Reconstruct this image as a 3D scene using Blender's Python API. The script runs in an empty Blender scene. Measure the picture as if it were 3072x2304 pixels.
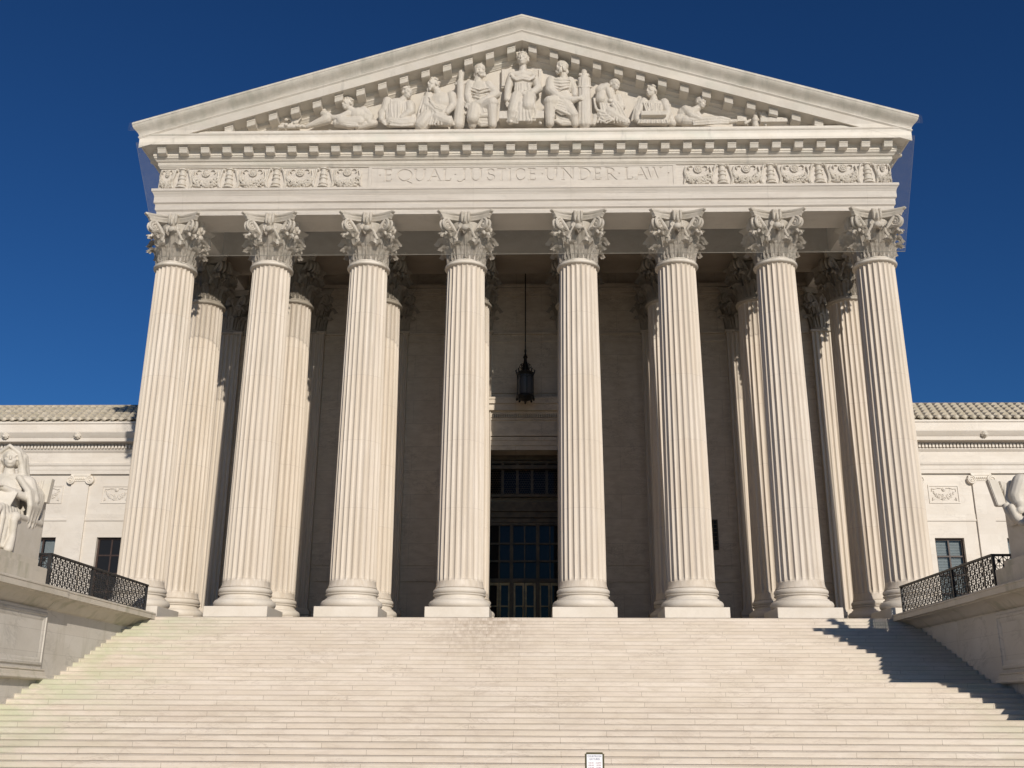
import bpy, bmesh, math, random
from mathutils import Vector, Matrix, Euler
random.seed(7)
R = math.radians
PI = math.pi
scene = bpy.context.scene
COL = scene.collection

# ------------------------------------------------------------------ camera frame (metres, portico floor = z 0, column axes = y 0)
CAM = Vector((0.668, -38.7812, -3.2457))
YAW, PITCH, ROLL, FPX = -0.0271588, 0.3086078, 0.0050674, 3095.9
def _rot():
    c, s = math.cos(YAW), math.sin(YAW); A = Matrix(((c, -s, 0), (s, c, 0), (0, 0, 1)))
    c, s = math.cos(PITCH), math.sin(PITCH); B = Matrix(((1, 0, 0), (0, c, s), (0, -s, c)))
    c, s = math.cos(ROLL), math.sin(ROLL); D = Matrix(((c, 0, s), (0, 1, 0), (-s, 0, c)))
    return D @ B @ A
RM = _rot()
def at(u, v, Y):
    """where the sight line of a 3072-wide photo point meets the vertical plane y = Y (used to read sizes off the photo)"""
    d = RM.transposed() @ Vector(((u - 1536) / FPX, 1.0, -(v - 1152) / FPX))
    t = (Y - CAM.y) / d.y
    return CAM + d * t

# ------------------------------------------------------------------ object helpers
def tag(o, label=None, cat=None, group=None, kind=None):
    if label: o['label'] = label
    if cat: o['category'] = cat
    if group: o['group'] = group
    if kind: o['kind'] = kind
    return o
def empty(name, loc=(0, 0, 0), rz=0, parent=None):
    o = bpy.data.objects.new(name, None); COL.objects.link(o)
    o.location = loc; o.rotation_euler = (0, 0, rz); o.empty_display_size = .3
    if parent: o.parent = parent
    return o
def link_mesh(name, me, mat=None, parent=None, loc=(0, 0, 0), rot=(0, 0, 0), scale=(1, 1, 1)):
    o = bpy.data.objects.new(name, me); COL.objects.link(o)
    o.location = loc; o.rotation_euler = rot; o.scale = scale
    if mat and not me.materials: me.materials.append(mat)
    if parent: o.parent = parent
    return o
def copy_tree(o, parent=None):
    c = o.copy(); COL.objects.link(c); c.parent = parent
    for ch in list(o.children): copy_tree(ch, c)
    return c

class MB:
    def __init__(s): s.bm = bmesh.new()
    def box(s, x0, x1, y0, y1, z0, z1):
        v = [s.bm.verts.new((x, y, z)) for x in (x0, x1) for y in (y0, y1) for z in (z0, z1)]
        for f in ((0, 1, 3, 2), (4, 6, 7, 5), (0, 4, 5, 1), (2, 3, 7, 6), (0, 2, 6, 4), (1, 5, 7, 3)):
            s.bm.faces.new([v[i] for i in f])
        return v
    def bar(s, p0, p1, w, h, up=(0, 0, 1)):
        """rectangular bar from p0 to p1, w across, h along 'up'"""
        p0, p1 = Vector(p0), Vector(p1); d = (p1 - p0).normalized(); up = Vector(up)
        a = d.cross(up)
        if a.length < 1e-4: a = d.cross(Vector((1, 0, 0)))
        a.normalize(); b = a.cross(d).normalized()
        v = []
        for p in (p0, p1):
            for i, j in ((-1, -1), (1, -1), (1, 1), (-1, 1)):
                v.append(s.bm.verts.new(p + a * (i * w / 2) + b * (j * h / 2)))
        for f in ((3, 2, 1, 0), (4, 5, 6, 7), (0, 1, 5, 4), (1, 2, 6, 5), (2, 3, 7, 6), (3, 0, 4, 7)):
            s.bm.faces.new([v[i] for i in f])
    def loft(s, rings, closed=True, cap=False):
        """rings: list of equal-length point lists"""
        vs = [[s.bm.verts.new(p) for p in r] for r in rings]
        n = len(rings[0])
        for a, b in zip(vs, vs[1:]):
            for i in range(n if closed else n - 1):
                j = (i + 1) % n
                s.bm.faces.new((a[i], a[j], b[j], b[i]))
        if cap:
            s.bm.faces.new(vs[0][::-1]); s.bm.faces.new(vs[-1])
        return vs
    def lathe(s, prof, n=48, c=(0, 0, 0), cap=True, a0=0, a1=2 * PI):
        rings = [[(c[0] + r * math.cos(2 * PI * i / n), c[1] + r * math.sin(2 * PI * i / n), c[2] + z) for i in range(n)] for r, z in prof]
        s.loft(rings, True, cap)
    def tube(s, pts, rad, n=8, cap=True):
        pts = [Vector(p) for p in pts]
        if not hasattr(rad, '__len__'): rad = [rad] * len(pts)
        rings = []; prev = None
        for i, p in enumerate(pts):
            d = (pts[min(i + 1, len(pts) - 1)] - pts[max(i - 1, 0)]).normalized()
            ref = prev if prev is not None else (Vector((0, 0, 1)) if abs(d.z) < .9 else Vector((1, 0, 0)))
            a = (ref - d * ref.dot(d))
            if a.length < 1e-5: a = d.orthogonal()
            a.normalize(); prev = a; b = d.cross(a)
            rings.append([p + (a * math.cos(2 * PI * k / n) + b * math.sin(2 * PI * k / n)) * rad[i] for k in range(n)])
        s.loft(rings, True, cap)
    def prism_x(s, prof, x0, x1):
        """closed profile [(y,z)] pushed along x"""
        s.loft([[(x, y, z) for y, z in prof] for x in (x0, x1)], True, True)
    def prism_y(s, prof, y0, y1):
        s.loft([[(x, y, z) for x, z in prof] for y in (y0, y1)], True, True)
    def prism_z(s, prof, z0, z1):
        s.loft([[(x, y, z) for x, y in prof] for z in (z0, z1)], True, True)
    def ball(s, c, r, rot=None, u=12, v=8):
        if not hasattr(r, '__len__'): r = (r, r, r)
        M = Matrix.Translation(c) @ ((rot.to_matrix().to_4x4() if rot else Matrix.Identity(4))) @ Matrix.Diagonal((*r, 1))
        bmesh.ops.create_uvsphere(s.bm, u_segments=u, v_segments=v, radius=1, matrix=M)
    def capsule(s, p0, p1, r0, r1, n=12):
        p0, p1 = Vector(p0), Vector(p1); d = p1 - p0
        L = d.length
        if L < 1e-4: s.ball(p0, max(r0, r1)); return
        q = d.to_track_quat('Z', 'Y').to_matrix()
        rings = []
        for k in range(5):
            a = -PI / 2 + PI / 2 * k / 4
            rings.append((r0 * math.cos(a) + 1e-4, r0 * math.sin(a)))
        for k in range(5):
            a = PI / 2 * k / 4
            rings.append((r1 * math.cos(a) + 1e-4, L + r1 * math.sin(a)))
        s.loft([[p0 + q @ Vector((rr * math.cos(2 * PI * i / n), rr * math.sin(2 * PI * i / n), z)) for i in range(n)] for rr, z in rings], True, True)
    def build(s, name, mat, parent=None, smooth=None, loc=(0, 0, 0), rot=(0, 0, 0), mesh_only=False):
        bmesh.ops.recalc_face_normals(s.bm, faces=s.bm.faces[:])
        me = bpy.data.meshes.new(name); s.bm.to_mesh(me); s.bm.free()
        if smooth is not None:
            for p in me.polygons: p.use_smooth = True
            me.set_sharp_from_angle(angle=R(smooth))
        if mat: me.materials.append(mat)
        if mesh_only: return me
        return link_mesh(name, me, None, parent, loc, rot)

def sculpt_mesh(name, mb, voxel=.03, smooth=6, factor=.5, mat=None):
    """fuse overlapping solids into one continuous carved surface"""
    bmesh.ops.recalc_face_normals(mb.bm, faces=mb.bm.faces[:])
    me = bpy.data.meshes.new(name + '_raw'); mb.bm.to_mesh(me); mb.bm.free()
    o = bpy.data.objects.new(name + '_raw', me); COL.objects.link(o)
    m = o.modifiers.new('r', 'REMESH'); m.mode = 'VOXEL'; m.voxel_size = voxel; m.use_smooth_shade = True
    if smooth:
        k = o.modifiers.new('s', 'SMOOTH'); k.iterations = smooth; k.factor = factor
    dg = bpy.context.evaluated_depsgraph_get()
    out = bpy.data.meshes.new_from_object(o.evaluated_get(dg))
    out.name = name
    bpy.data.objects.remove(o); bpy.data.meshes.remove(me)
    for p in out.polygons: p.use_smooth = True
    if mat:
        out.materials.clear(); out.materials.append(mat)
    return out

# ------------------------------------------------------------------ materials
def new_mat(name):
    m = bpy.data.materials.new(name); m.use_nodes = True
    nt = m.node_tree; nt.nodes.clear()
    out = nt.nodes.new('ShaderNodeOutputMaterial'); b = nt.nodes.new('ShaderNodeBsdfPrincipled')
    nt.links.new(b.outputs[0], out.inputs[0])
    return m, nt, b
class NT:
    def __init__(s, nt): s.nt = nt
    def n(s, t, **kw):
        x = s.nt.nodes.new(t)
        for k, v in kw.items(): setattr(x, k, v)
        return x
    def l(s, a, b): s.nt.links.new(a, b)
    def val(s, sock, v):
        if isinstance(v, (int, float)) or hasattr(v, '__len__'): sock.default_value = v
        else: s.l(v, sock)
    def math(s, op, a, b=0.0, c=None, clamp=False):
        x = s.n('ShaderNodeMath', operation=op); x.use_clamp = clamp
        s.val(x.inputs[0], a); s.val(x.inputs[1], b)
        if c is not None: s.val(x.inputs[2], c)
        return x.outputs[0]
    def mix(s, f, a, b, blend='MIX'):
        x = s.n('ShaderNodeMix', data_type='RGBA', blend_type=blend)
        s.val(x.inputs[0], f)
        for i, v in ((6, a), (7, b)):
            if hasattr(v, '__len__') and len(v) == 3: v = (*v, 1)
            s.val(x.inputs[i], v)
        return x.outputs[2]
    def noise(s, vec, scale=(1, 1, 1), sc=1, detail=4, rough=.55, dist=0):
        mp = s.n('ShaderNodeMapping'); s.l(vec, mp.inputs[0]); mp.inputs['Scale'].default_value = scale
        x = s.n('ShaderNodeTexNoise'); s.l(mp.outputs[0], x.inputs['Vector'])
        x.inputs['Scale'].default_value = sc; x.inputs['Detail'].default_value = detail
        x.inputs['Roughness'].default_value = rough; x.inputs['Distortion'].default_value = dist
        return x.outputs[0]
    def ramp(s, f, lo, hi, a=0.0, b=1.0):
        x = s.n('ShaderNodeMapRange'); x.interpolation_type = 'SMOOTHSTEP'
        s.val(x.inputs[0], f); x.inputs[1].default_value = lo; x.inputs[2].default_value = hi
        x.inputs[3].default_value = a; x.inputs[4].default_value = b
        return x.outputs[0]
    def coords(s):
        g = s.n('ShaderNodeTexCoord'); oi = s.n('ShaderNodeObjectInfo')
        sep = s.n('ShaderNodeSeparateXYZ'); s.l(g.outputs['Object'], sep.inputs[0])
        off = s.n('ShaderNodeVectorMath', operation='SCALE'); 
        cb = s.n('ShaderNodeCombineXYZ')
        for i in range(3): s.l(oi.outputs['Random'], cb.inputs[i])
        s.l(cb.outputs[0], off.inputs[0]); off.inputs['Scale'].default_value = 37.0
        ad = s.n('ShaderNodeVectorMath', operation='ADD'); s.l(g.outputs['Object'], ad.inputs[0]); s.l(off.outputs[0], ad.inputs[1])
        return g.outputs['Object'], ad.outputs[0], sep.outputs

def stone(name, a, b, grain=(1, 1, 1), gs=1.0, vein=.25, veincol=(.38, .35, .31), blot=.3, rough=.55, bump=.15, extra=None, fine=14):
    m, nt, bs = new_mat(name); k = NT(nt)
    obj, vec, xyz = k.coords()
    n1 = k.noise(vec, grain, gs, 5, .6, .4)
    col = k.mix(k.ramp(n1, .3, .7), a, b)
    n2 = k.noise(vec, (1, 1, 1), .35, 3, .5)
    col = k.mix(k.math('MULTIPLY', k.ramp(n2, .45, .75), blot), col, tuple(.82 * c for c in a))
    # marble veins: thin bands where a warped noise crosses its mean
    n3 = k.noise(vec, tuple(g * .9 + .12 for g in grain), gs * .9, 6, .65, 1.6)
    v = k.ramp(k.math('ABSOLUTE', k.math('SUBTRACT', n3, .5)), 0, .035, 1, 0)
    n4 = k.noise(vec, (1, 1, 1), .8, 2)
    col = k.mix(k.math('MULTIPLY', k.math('MULTIPLY', v, k.ramp(n4, .4, .7)), vein), col, veincol)
    n5 = k.noise(vec, (1, 1, 1), fine, 3, .7)
    col = k.mix(.10, col, k.mix(n5, (.25, .25, .25), (.95, .95, .95)), 'OVERLAY')
    if extra: col = extra(k, obj, vec, xyz, col)
    k.val(bs.inputs['Base Color'], col)
    bs.inputs['Roughness'].default_value = rough
    bs.inputs['Specular IOR Level'].default_value = .3
    if bump:
        bp = k.n('ShaderNodeBump'); bp.inputs['Strength'].default_value = bump; bp.inputs['Distance'].default_value = .02
        k.l(k.math('ADD', n5, k.math('MULTIPLY', n1, .6)), bp.inputs['Height']); k.l(bp.outputs[0], bs.inputs['Normal'])
    return m
def plain(name, c, rough=.5, metal=0, spec=.5, var=.15, sc=6):
    m, nt, bs = new_mat(name); k = NT(nt)
    obj, vec, xyz = k.coords()
    n = k.noise(vec, (1, 1, 1), sc, 4, .6)
    k.val(bs.inputs['Base Color'], k.mix(k.ramp(n, .3, .7), tuple(x * (1 - var) for x in c), tuple(min(1, x * (1 + var)) for x in c)))
    bs.inputs['Roughness'].default_value = rough; bs.inputs['Metallic'].default_value = metal
    bs.inputs['Specular IOR Level'].default_value = spec
    return m
def bricks(k, vx, vy, w, h, offset=.5, mortar=.006, shift=(0, 0)):
    """1 on a block joint, 0 elsewhere; also a per-block random"""
    cb = k.n('ShaderNodeCombineXYZ')
    k.l(k.math('ADD', vx, shift[0]), cb.inputs[0]); k.l(k.math('ADD', vy, shift[1]), cb.inputs[1])
    b = k.n('ShaderNodeTexBrick'); k.l(cb.outputs[0], b.inputs['Vector'])
    b.offset = offset; b.squash = 1
    b.inputs['Color1'].default_value = (0, 0, 0, 1); b.inputs['Color2'].default_value = (1, 1, 1, 1); b.inputs['Mortar'].default_value = (.5, .5, .5, 1)
    b.inputs['Scale'].default_value = 1; b.inputs['Mortar Size'].default_value = mortar; b.inputs['Mortar Smooth'].default_value = .1
    b.inputs['Bias'].default_value = 0; b.inputs['Brick Width'].default_value = w; b.inputs['Row Height'].default_value = h
    return b.outputs['Fac'], b.outputs['Color']

WARM_A, WARM_B = (.66, .60, .52), (.60, .535, .45)
def ex_shaft(k, obj, vec, xyz, col):
    f = k.math('FRACT', k.math('DIVIDE', k.math('ADD', xyz[2], 50 * 2.62 - 1.42), 2.62))
    j = k.math('LESS_THAN', f, .0055)
    n = k.noise(vec, (1, 1, 1), .5, 2)
    # each drum is cut from its own block: slight change of tone
    fl = k.math('FLOOR', k.math('DIVIDE', k.math('ADD', xyz[2], 50 * 2.62 - 1.42), 2.62))
    wn = k.n('ShaderNodeTexWhiteNoise', noise_dimensions='2D')
    cb = k.n('ShaderNodeCombineXYZ'); k.l(fl, cb.inputs[0])
    oi = k.n('ShaderNodeObjectInfo'); k.l(oi.outputs['Random'], cb.inputs[1]); k.l(cb.outputs[0], wn.inputs['Vector'])
    col = k.mix(k.math('MULTIPLY', wn.outputs['Value'], .34), col, (.58, .49, .385))
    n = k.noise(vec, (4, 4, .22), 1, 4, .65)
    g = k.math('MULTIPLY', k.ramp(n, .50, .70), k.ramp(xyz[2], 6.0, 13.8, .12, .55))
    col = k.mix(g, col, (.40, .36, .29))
    return k.mix(k.math('MULTIPLY', j, .32), col, (.25, .2, .16))
M = {}
M['shaft'] = stone('marble_shaft', (.64, .57, .49), (.525, .45, .365), (7, 7, .2), 1.2, .5, (.46, .38, .30), .25, extra=ex_shaft)
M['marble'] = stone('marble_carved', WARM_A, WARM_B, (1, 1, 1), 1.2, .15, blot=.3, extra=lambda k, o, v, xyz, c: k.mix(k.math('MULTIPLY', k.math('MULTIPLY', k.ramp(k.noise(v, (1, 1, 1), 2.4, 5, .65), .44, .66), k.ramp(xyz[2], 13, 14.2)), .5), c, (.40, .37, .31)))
def ex_streak(k, obj, vec, xyz, col):
    n = k.noise(vec, (.25, 1, 14), 1, 4, .6)
    col = k.mix(k.math('MULTIPLY', k.ramp(n, .52, .72), .32), col, (.40, .36, .31))
    # block joints every few metres
    f = k.math('FRACT', k.math('DIVIDE', k.math('ADD', xyz[0], 102.0), 4.0))
    return k.mix(k.math('MULTIPLY', k.math('LESS_THAN', f, .004), .3), col, (.3, .27, .22))
M['entab'] = stone('marble_entablature', (.73, .67, .595), (.67, .605, .53), (.5, 1, 3), 1, .25, blot=.2, extra=ex_streak)
def ex_grime(k, obj, vec, xyz, col):
    n = k.noise(vec, (1, 1, .9), 1.3, 6, .65, .6)
    col = k.mix(k.math('MULTIPLY', k.ramp(n, .42, .72), .55), col, (.36, .35, .29))
    n = k.noise(vec, (3.2, 1, .35), 1, 4, .6)
    return k.mix(k.math('MULTIPLY', k.ramp(n, .5, .75), .35), col, (.30, .30, .25))
M['sima'] = stone('marble_weathered_gutter', (.68, .63, .55), (.58, .53, .45), (1, 1, 1), 1.5, .2, extra=ex_grime, bump=.4)
def ex_corona(k, obj, vec, xyz, col):
    n = k.noise(vec, (.5, 1, 1), .8, 5, .6, .4)
    col = k.mix(k.math('MULTIPLY', k.ramp(n, .5, .72), .4), col, (.50, .52, .44))
    n = k.noise(vec, (2.5, 1, .5), 1.1, 4, .6)
    return k.mix(k.math('MULTIPLY', k.ramp(n, .60, .76), .4), col, (.30, .29, .26))
M['corona'] = stone('marble_cornice', (.72, .665, .585), (.66, .60, .51), (1, 1, 1), 1.2, .2, extra=ex_corona)
def ex_steps(k, obj, vec, xyz, col):
    jf, rnd = bricks(k, xyz[0], xyz[2], 2.28, .14, .5, .0065, (100.3, 70.02))
    t = k.n('ShaderNodeSeparateColor'); k.l(rnd, t.inputs[0])
    col = k.mix(k.math('MULTIPLY', t.outputs[0], .27), col, (.50, .41, .325))
    n = k.noise(vec, (1.1, 1, 4.5), 1.0, 6, .7, .8)
    col = k.mix(k.math('MULTIPLY', k.ramp(n, .46, .68), .42), col, (.46, .385, .315))
    # green algae creeping in from the wall on one side
    n = k.noise(vec, (.7, .6, 2.0), 1.0, 5, .65, .5)
    g = k.math('MULTIPLY', k.ramp(xyz[0], -13.8, -8.6, 1, 0), k.ramp(n, .34, .66))
    col = k.mix(k.math('MULTIPLY', g, .62), col, (.40, .45, .28))
    n = k.noise(vec, (.9, .8, 1.5), 1.0, 4, .6)
    g = k.math('MULTIPLY', k.ramp(xyz[0], 9.0, 13.8, 0, 1), k.ramp(n, .42, .68))
    col = k.mix(k.math('MULTIPLY', g, .35), col, (.42, .46, .30))
    # rust-brown run-off from the doors
    n = k.noise(vec, (5.5, 2, 2.2), 1.0, 5, .7)
    dx = k.math('ABSOLUTE', k.math('ADD', xyz[0], 1.2))
    g = k.math('MULTIPLY', k.math('MULTIPLY', k.ramp(dx, .2, 2.4, 1, 0), k.ramp(xyz[2], -2.2, -.05, .12, 1)), k.ramp(n, .32, .66))
    col = k.mix(k.math('MULTIPLY', g, .68), col, (.30, .23, .17))
    n = k.noise(vec, (.35, 1, .35), 1.0, 4, .6)
    col = k.mix(k.math('MULTIPLY', k.ramp(n, .5, .75), .35), col, (.48, .40, .31))
    return k.mix(k.math('MULTIPLY', jf, .6), col, (.2, .16, .12))
M['steps'] = stone('marble_steps', (.64, .565, .485), (.585, .51, .42), (.5, 1, 3), 1.5, .6, (.36, .30, .25), .3, extra=ex_steps, bump=.1)
def ex_blocks(w, h, amt, shift=(100, 80), dirt=0, axis=0):
    def f(k, obj, vec, xyz, col):
        jf, rnd = bricks(k, xyz[axis], xyz[2], w, h, .5, .006, shift)
        t = k.n('ShaderNodeSeparateColor'); k.l(rnd, t.inputs[0])
        col = k.mix(k.math('MULTIPLY', t.outputs[0], .22), col, (.47, .41, .34))
        if dirt:
            n = k.noise(vec, (2.2, 2.2, .5), 1, 4, .65)
            col = k.mix(k.math('MULTIPLY', k.ramp(n, .52, .74), dirt), col, (.36, .33, .25))
        return k.mix(k.math('MULTIPLY', jf, amt), col, (.24, .21, .18))
    return f
M['wall'] = stone('marble_back_wall', (.70, .615, .50), (.57, .485, .385), (1.0, 1, 2.6), 1.7, .55, (.26, .215, .17), .4, extra=ex_blocks(2.4, 1.12, .6))
M['wing'] = stone('marble_wing', (.66, .61, .545), (.60, .545, .475), (.7, 1, 1.6), .8, .4, (.44, .40, .36), .2, extra=ex_blocks(2.1, .98, .12))
M['pilaster'] = stone('marble_pilaster', (.62, .545, .455), (.53, .46, .375), (5, 5, .25), 1.2, .25, (.42, .35, .28), .2)
M['shade_marble'] = stone('marble_shaded_carved', (.43, .385, .32), (.33, .29, .235), (1, 1, 1), 1.6, .15, blot=.4)
M['cheek'] = stone('marble_stair_wall', (.62, .58, .52), (.55, .51, .45), (1, .6, 1.2), .8, .6, (.34, .32, .29), .3, extra=ex_blocks(3.1, .62, .35, (100, 80.4), .35, 1))
M['coping'] = stone('marble_coping', (.63, .57, .48), (.55, .49, .40), (1, .6, 1), 1, .3, extra=lambda k, o, v, xyz, c: k.mix(k.math('MULTIPLY', k.ramp(k.noise(v, (1.5, 1.6, .4), 1, 4, .6), .5, .7), .6), c, (.33, .32, .22)))
M['statue'] = stone('marble_statue', (.62, .565, .49), (.55, .50, .42), (1, 1, 1), 2, .15, blot=.3, bump=.2)
M['relief'] = stone('marble_relief', (.71, .65, .57), (.66, .60, .51), (1, 1, 1), 2, .12, blot=.2, bump=.2)
def fold_stone(ca=(.71, .65, .57), cb=(.66, .60, .51), st=.35):
    m = stone('marble_carved_drapery', ca, cb, (1, 1, 1), 2, .12, blot=.2, bump=.2)
    k = NT(m.node_tree); bs = [n for n in m.node_tree.nodes if n.type == 'BSDF_PRINCIPLED'][0]
    g = k.n('ShaderNodeTexCoord'); n = k.noise(g.outputs['Object'], (9, 5, 2.6), 1, 3, .55, 1.2)
    bp = k.n('ShaderNodeBump'); bp.inputs['Strength'].default_value = st; bp.inputs['Distance'].default_value = .07
    k.l(n, bp.inputs['Height']); k.l(bp.outputs[0], bs.inputs['Normal'])
    return m
M['drape'] = fold_stone()
M['statue_drape'] = fold_stone((.62, .565, .49), (.55, .50, .42), .12)
M['tile'] = stone('marble_roof_tile', (.58, .52, .43), (.50, .44, .34), (1, 1, 1), 1.6, .1, blot=.4, bump=.3,
                  extra=lambda k, o, v, xyz, c: k.mix(k.math('MULTIPLY', k.ramp(k.noise(v, (1, 1, 1), 1.2, 5, .65), .45, .7), .45), c, (.30, .28, .20)))
M['plaza'] = stone('plaza_paving', (.40, .36, .31), (.34, .30, .25), (1, 1, 1), .4, .2, extra=None)
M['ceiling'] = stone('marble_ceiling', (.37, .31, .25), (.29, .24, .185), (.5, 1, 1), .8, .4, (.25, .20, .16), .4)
M['bronze'] = plain('dark_bronze', (.10, .072, .040), .5, .2, .5, .3, 3)
M['bronze_light'] = plain('polished_bronze', (.36, .25, .12), .45, .3, .5, .3, 3)
M['iron'] = plain('black_iron', (.018, .017, .016), .5, .3, .4, .3, 4)
M['rail'] = plain('painted_iron_rail', (.028, .027, .028), .45, .2, .5, .3, 4)
M['frame'] = plain('brown_window_frame', (.05, .030, .024), .5, 0, .4, .2, 4)
M['net'] = plain('bird_net_twine', (.27, .25, .21), .8, 0, .2, .1, 4)
M['blind'] = plain('window_blind', (.34, .34, .335), .7, 0, .2, .06, 4)
def glass(name, c, rough=.03):
    m, nt, bs = new_mat(name)
    bs.inputs['Base Color'].default_value = (*c, 1); bs.inputs['Roughness'].default_value = rough
    bs.inputs['Specular IOR Level'].default_value = .16
    return m
M['glass'] = glass('dark_window_glass', (.016, .016, .017))
def clear_glass(name):
    m = bpy.data.materials.new(name); m.use_nodes = True; nt = m.node_tree; nt.nodes.clear()
    o = nt.nodes.new('ShaderNodeOutputMaterial'); t = nt.nodes.new('ShaderNodeBsdfTransparent'); g = nt.nodes.new('ShaderNodeBsdfGlossy')
    x = nt.nodes.new('ShaderNodeMixShader'); fr = nt.nodes.new('ShaderNodeFresnel'); fr.inputs[0].default_value = 1.3
    t.inputs[0].default_value = (.86, .89, .90, 1); g.inputs['Roughness'].default_value = .02
    nt.links.new(fr.outputs[0], x.inputs[0]); nt.links.new(t.outputs[0], x.inputs[1]); nt.links.new(g.outputs[0], x.inputs[2]); nt.links.new(x.outputs[0], o.inputs[0])
    return m
M['clear_glass'] = clear_glass('clear_window_glass')
M['lamp_glass'] = glass('frosted_lantern_glass', (.09, .092, .10), .2)
M['sign_white'] = plain('white_sign_card', (.80, .80, .82), .5, 0, .4, .02, 4)
M['sign_frame'] = plain('bronze_sign_frame', (.10, .085, .045), .35, .6, .5, .2, 5)
M['ink_blue'] = plain('dark_blue_ink', (.03, .04, .12), .6)
M['ink_red'] = plain('dull_red_ink', (.28, .08, .10), .6)
# ================================================================== COURTHOUSE
COLX = [-14.292, -10.292, -6.292, -2.292, 2.292, 6.292, 10.292, 14.292]
X0, Y0 = 15.07, .777                       # architrave face
house = empty('courthouse', (0, 0, 0))
tag(house, 'white marble courthouse with a columned temple front, carved pediment and low side wings', 'courthouse')

# ---------------------------------------------------------------- column (shaft > base, plinth, capital)
def shaft_mesh():
    mb = MB(); NF, SEG = 24, 10
    zs = [1.13, 1.17, 1.22, 1.32, 1.36, 1.42, 1.52, 1.7, 2.6, 4, 5.5, 7, 8.5, 10, 11.5, 12.6, 13.2, 13.6, 13.78, 13.86, 13.91, 13.94, 13.96, 14.0]
    rings = []
    for z in zs:
        t = (z - 1.13) / (14.0 - 1.13)
        r = .865 - .101 * (t ** 1.45)
        if z < 1.32: r += .055 * ((1.32 - z) / .19) ** 2
        if z > 13.9: r += .012 * ((z - 13.9) / .1) ** 2
        if z <= 1.36 or z >= 13.96: dep = 0
        else:
            e = min(z - 1.36, 13.96 - z) / .16
            dep = 1 if e >= 1 else math.sqrt(max(0, 1 - (1 - e) ** 2))
        ring = []
        for i in range(NF * SEG):
            u = (i % SEG) / SEG
            w = .86                                   # flute share of each bay, the rest is the flat fillet
            a = (u - .5) / (w / 2)
            d = math.sqrt(max(0, 1 - a * a)) if abs(a) < 1 else 0
            rr = r - .072 * d * dep
            th = 2 * PI * (i / (NF * SEG))
            ring.append((rr * math.cos(th), rr * math.sin(th), z))
        rings.append(ring)
    mb.loft(rings, True, True)
    return mb.build('shaft', M['shaft'], smooth=35, mesh_only=True)
def torus_prof(rc, zc, rr, a0=-80, a1=80, n=9):
    return [(rc + rr * math.cos(R(a0 + (a1 - a0) * i / (n - 1))), zc + rr * math.sin(R(a0 + (a1 - a0) * i / (n - 1)))) for i in range(n)]
def base_mesh():
    prof = [(.5, .38), (1.0, .382)] + torus_prof(.985, .535, .153) + [(.99, .70), (.985, .735)]
    prof += [(.93, .755), (.915, .80), (.93, .845), (.975, .86), (.985, .885), (.965, .905)]
    prof += torus_prof(.875, 1.01, .105) + [(.90, 1.118), (.90, 1.145), (.5, 1.15)]
    mb = MB(); mb.lathe(prof, 72); return mb.build('base', M['marble'], smooth=40, mesh_only=True)
def plinth_mesh():
    mb = MB(); v = mb.box(-1.16, 1.16, -1.16, 1.16, 0, .381)
    bmesh.ops.bevel(mb.bm, geom=mb.bm.edges[:], offset=.012, segments=1, affect='EDGES')
    return mb.build('plinth', M['marble'], mesh_only=True)

def leaf(mb, ang, r0, z0, h, w, reach, lobes=5, NU=10, NV=18):
    """one acanthus leaf hugging the bell and curling out at the tip"""
    P = [Vector((r0, z0)), Vector((r0 + .03, z0 + h * .55)), Vector((r0 + .08, z0 + h * 1.12)), Vector((r0 + reach * .75, z0 + h * 1.16)), Vector((r0 + reach * 1.05, z0 + h * .80))]
    def bez(t):
        q = P[:]
        while len(q) > 1: q = [a.lerp(b, t) for a, b in zip(q, q[1:])]
        return q[0]
    rings = []
    for j in range(NV + 1):
        v = j / NV
        c = bez(v); d = (bez(min(1, v + .01)) - bez(max(0, v - .01))).normalized(); nrm = Vector((d.y, -d.x))
        ww = w * (.80 + .3 * math.sin(PI * min(1, v * 1.15))) * (1 - .75 * max(0, v - .72) / .28)
        ww *= 1 + .16 * (abs(((v * lobes) % 1) - .5) * 2 - .5) * (1 if v > .12 else 0)
        row = []
        for i in range(NU + 1):
            u = i / NU * 2 - 1
            off = .05 * (1 - abs(u)) ** 2 + .022 * math.cos(u * PI * 3) + .018 * math.sin(v * lobes * 2 * PI + abs(u) * 4) * abs(u)
            off -= .10 * u * u * (v > .6) * (v - .6) / .4
            p = c + nrm * off
            th = ang + u * ww / 2 / max(.6, c.x)
            row.append((p.x * math.cos(th), p.x * math.sin(th), p.y))
        rings.append(row)
    vs = mb.loft(rings, False)
    fs = [f for f in mb.bm.faces if all(v in set(sum(vs, [])) for v in f.verts)] if False else None
    return vs
def spiral(c, ax, r, turns=2.1, n=34, start=PI / 2, sgn=1):
    """spiral in the vertical plane holding direction ax"""
    ax = Vector((ax[0], ax[1], 0)).normalized(); pts = []; rad = []
    for i in range(n + 1):
        t = i / n; a = start - sgn * turns * 2 * PI * t; rr = r * (1 - .86 * t)
        pts.append(Vector(c) + ax * (rr * math.cos(a)) + Vector((0, 0, rr * math.sin(a))))
        rad.append(.062 * (1 - .45 * t))
    return pts, rad
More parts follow.
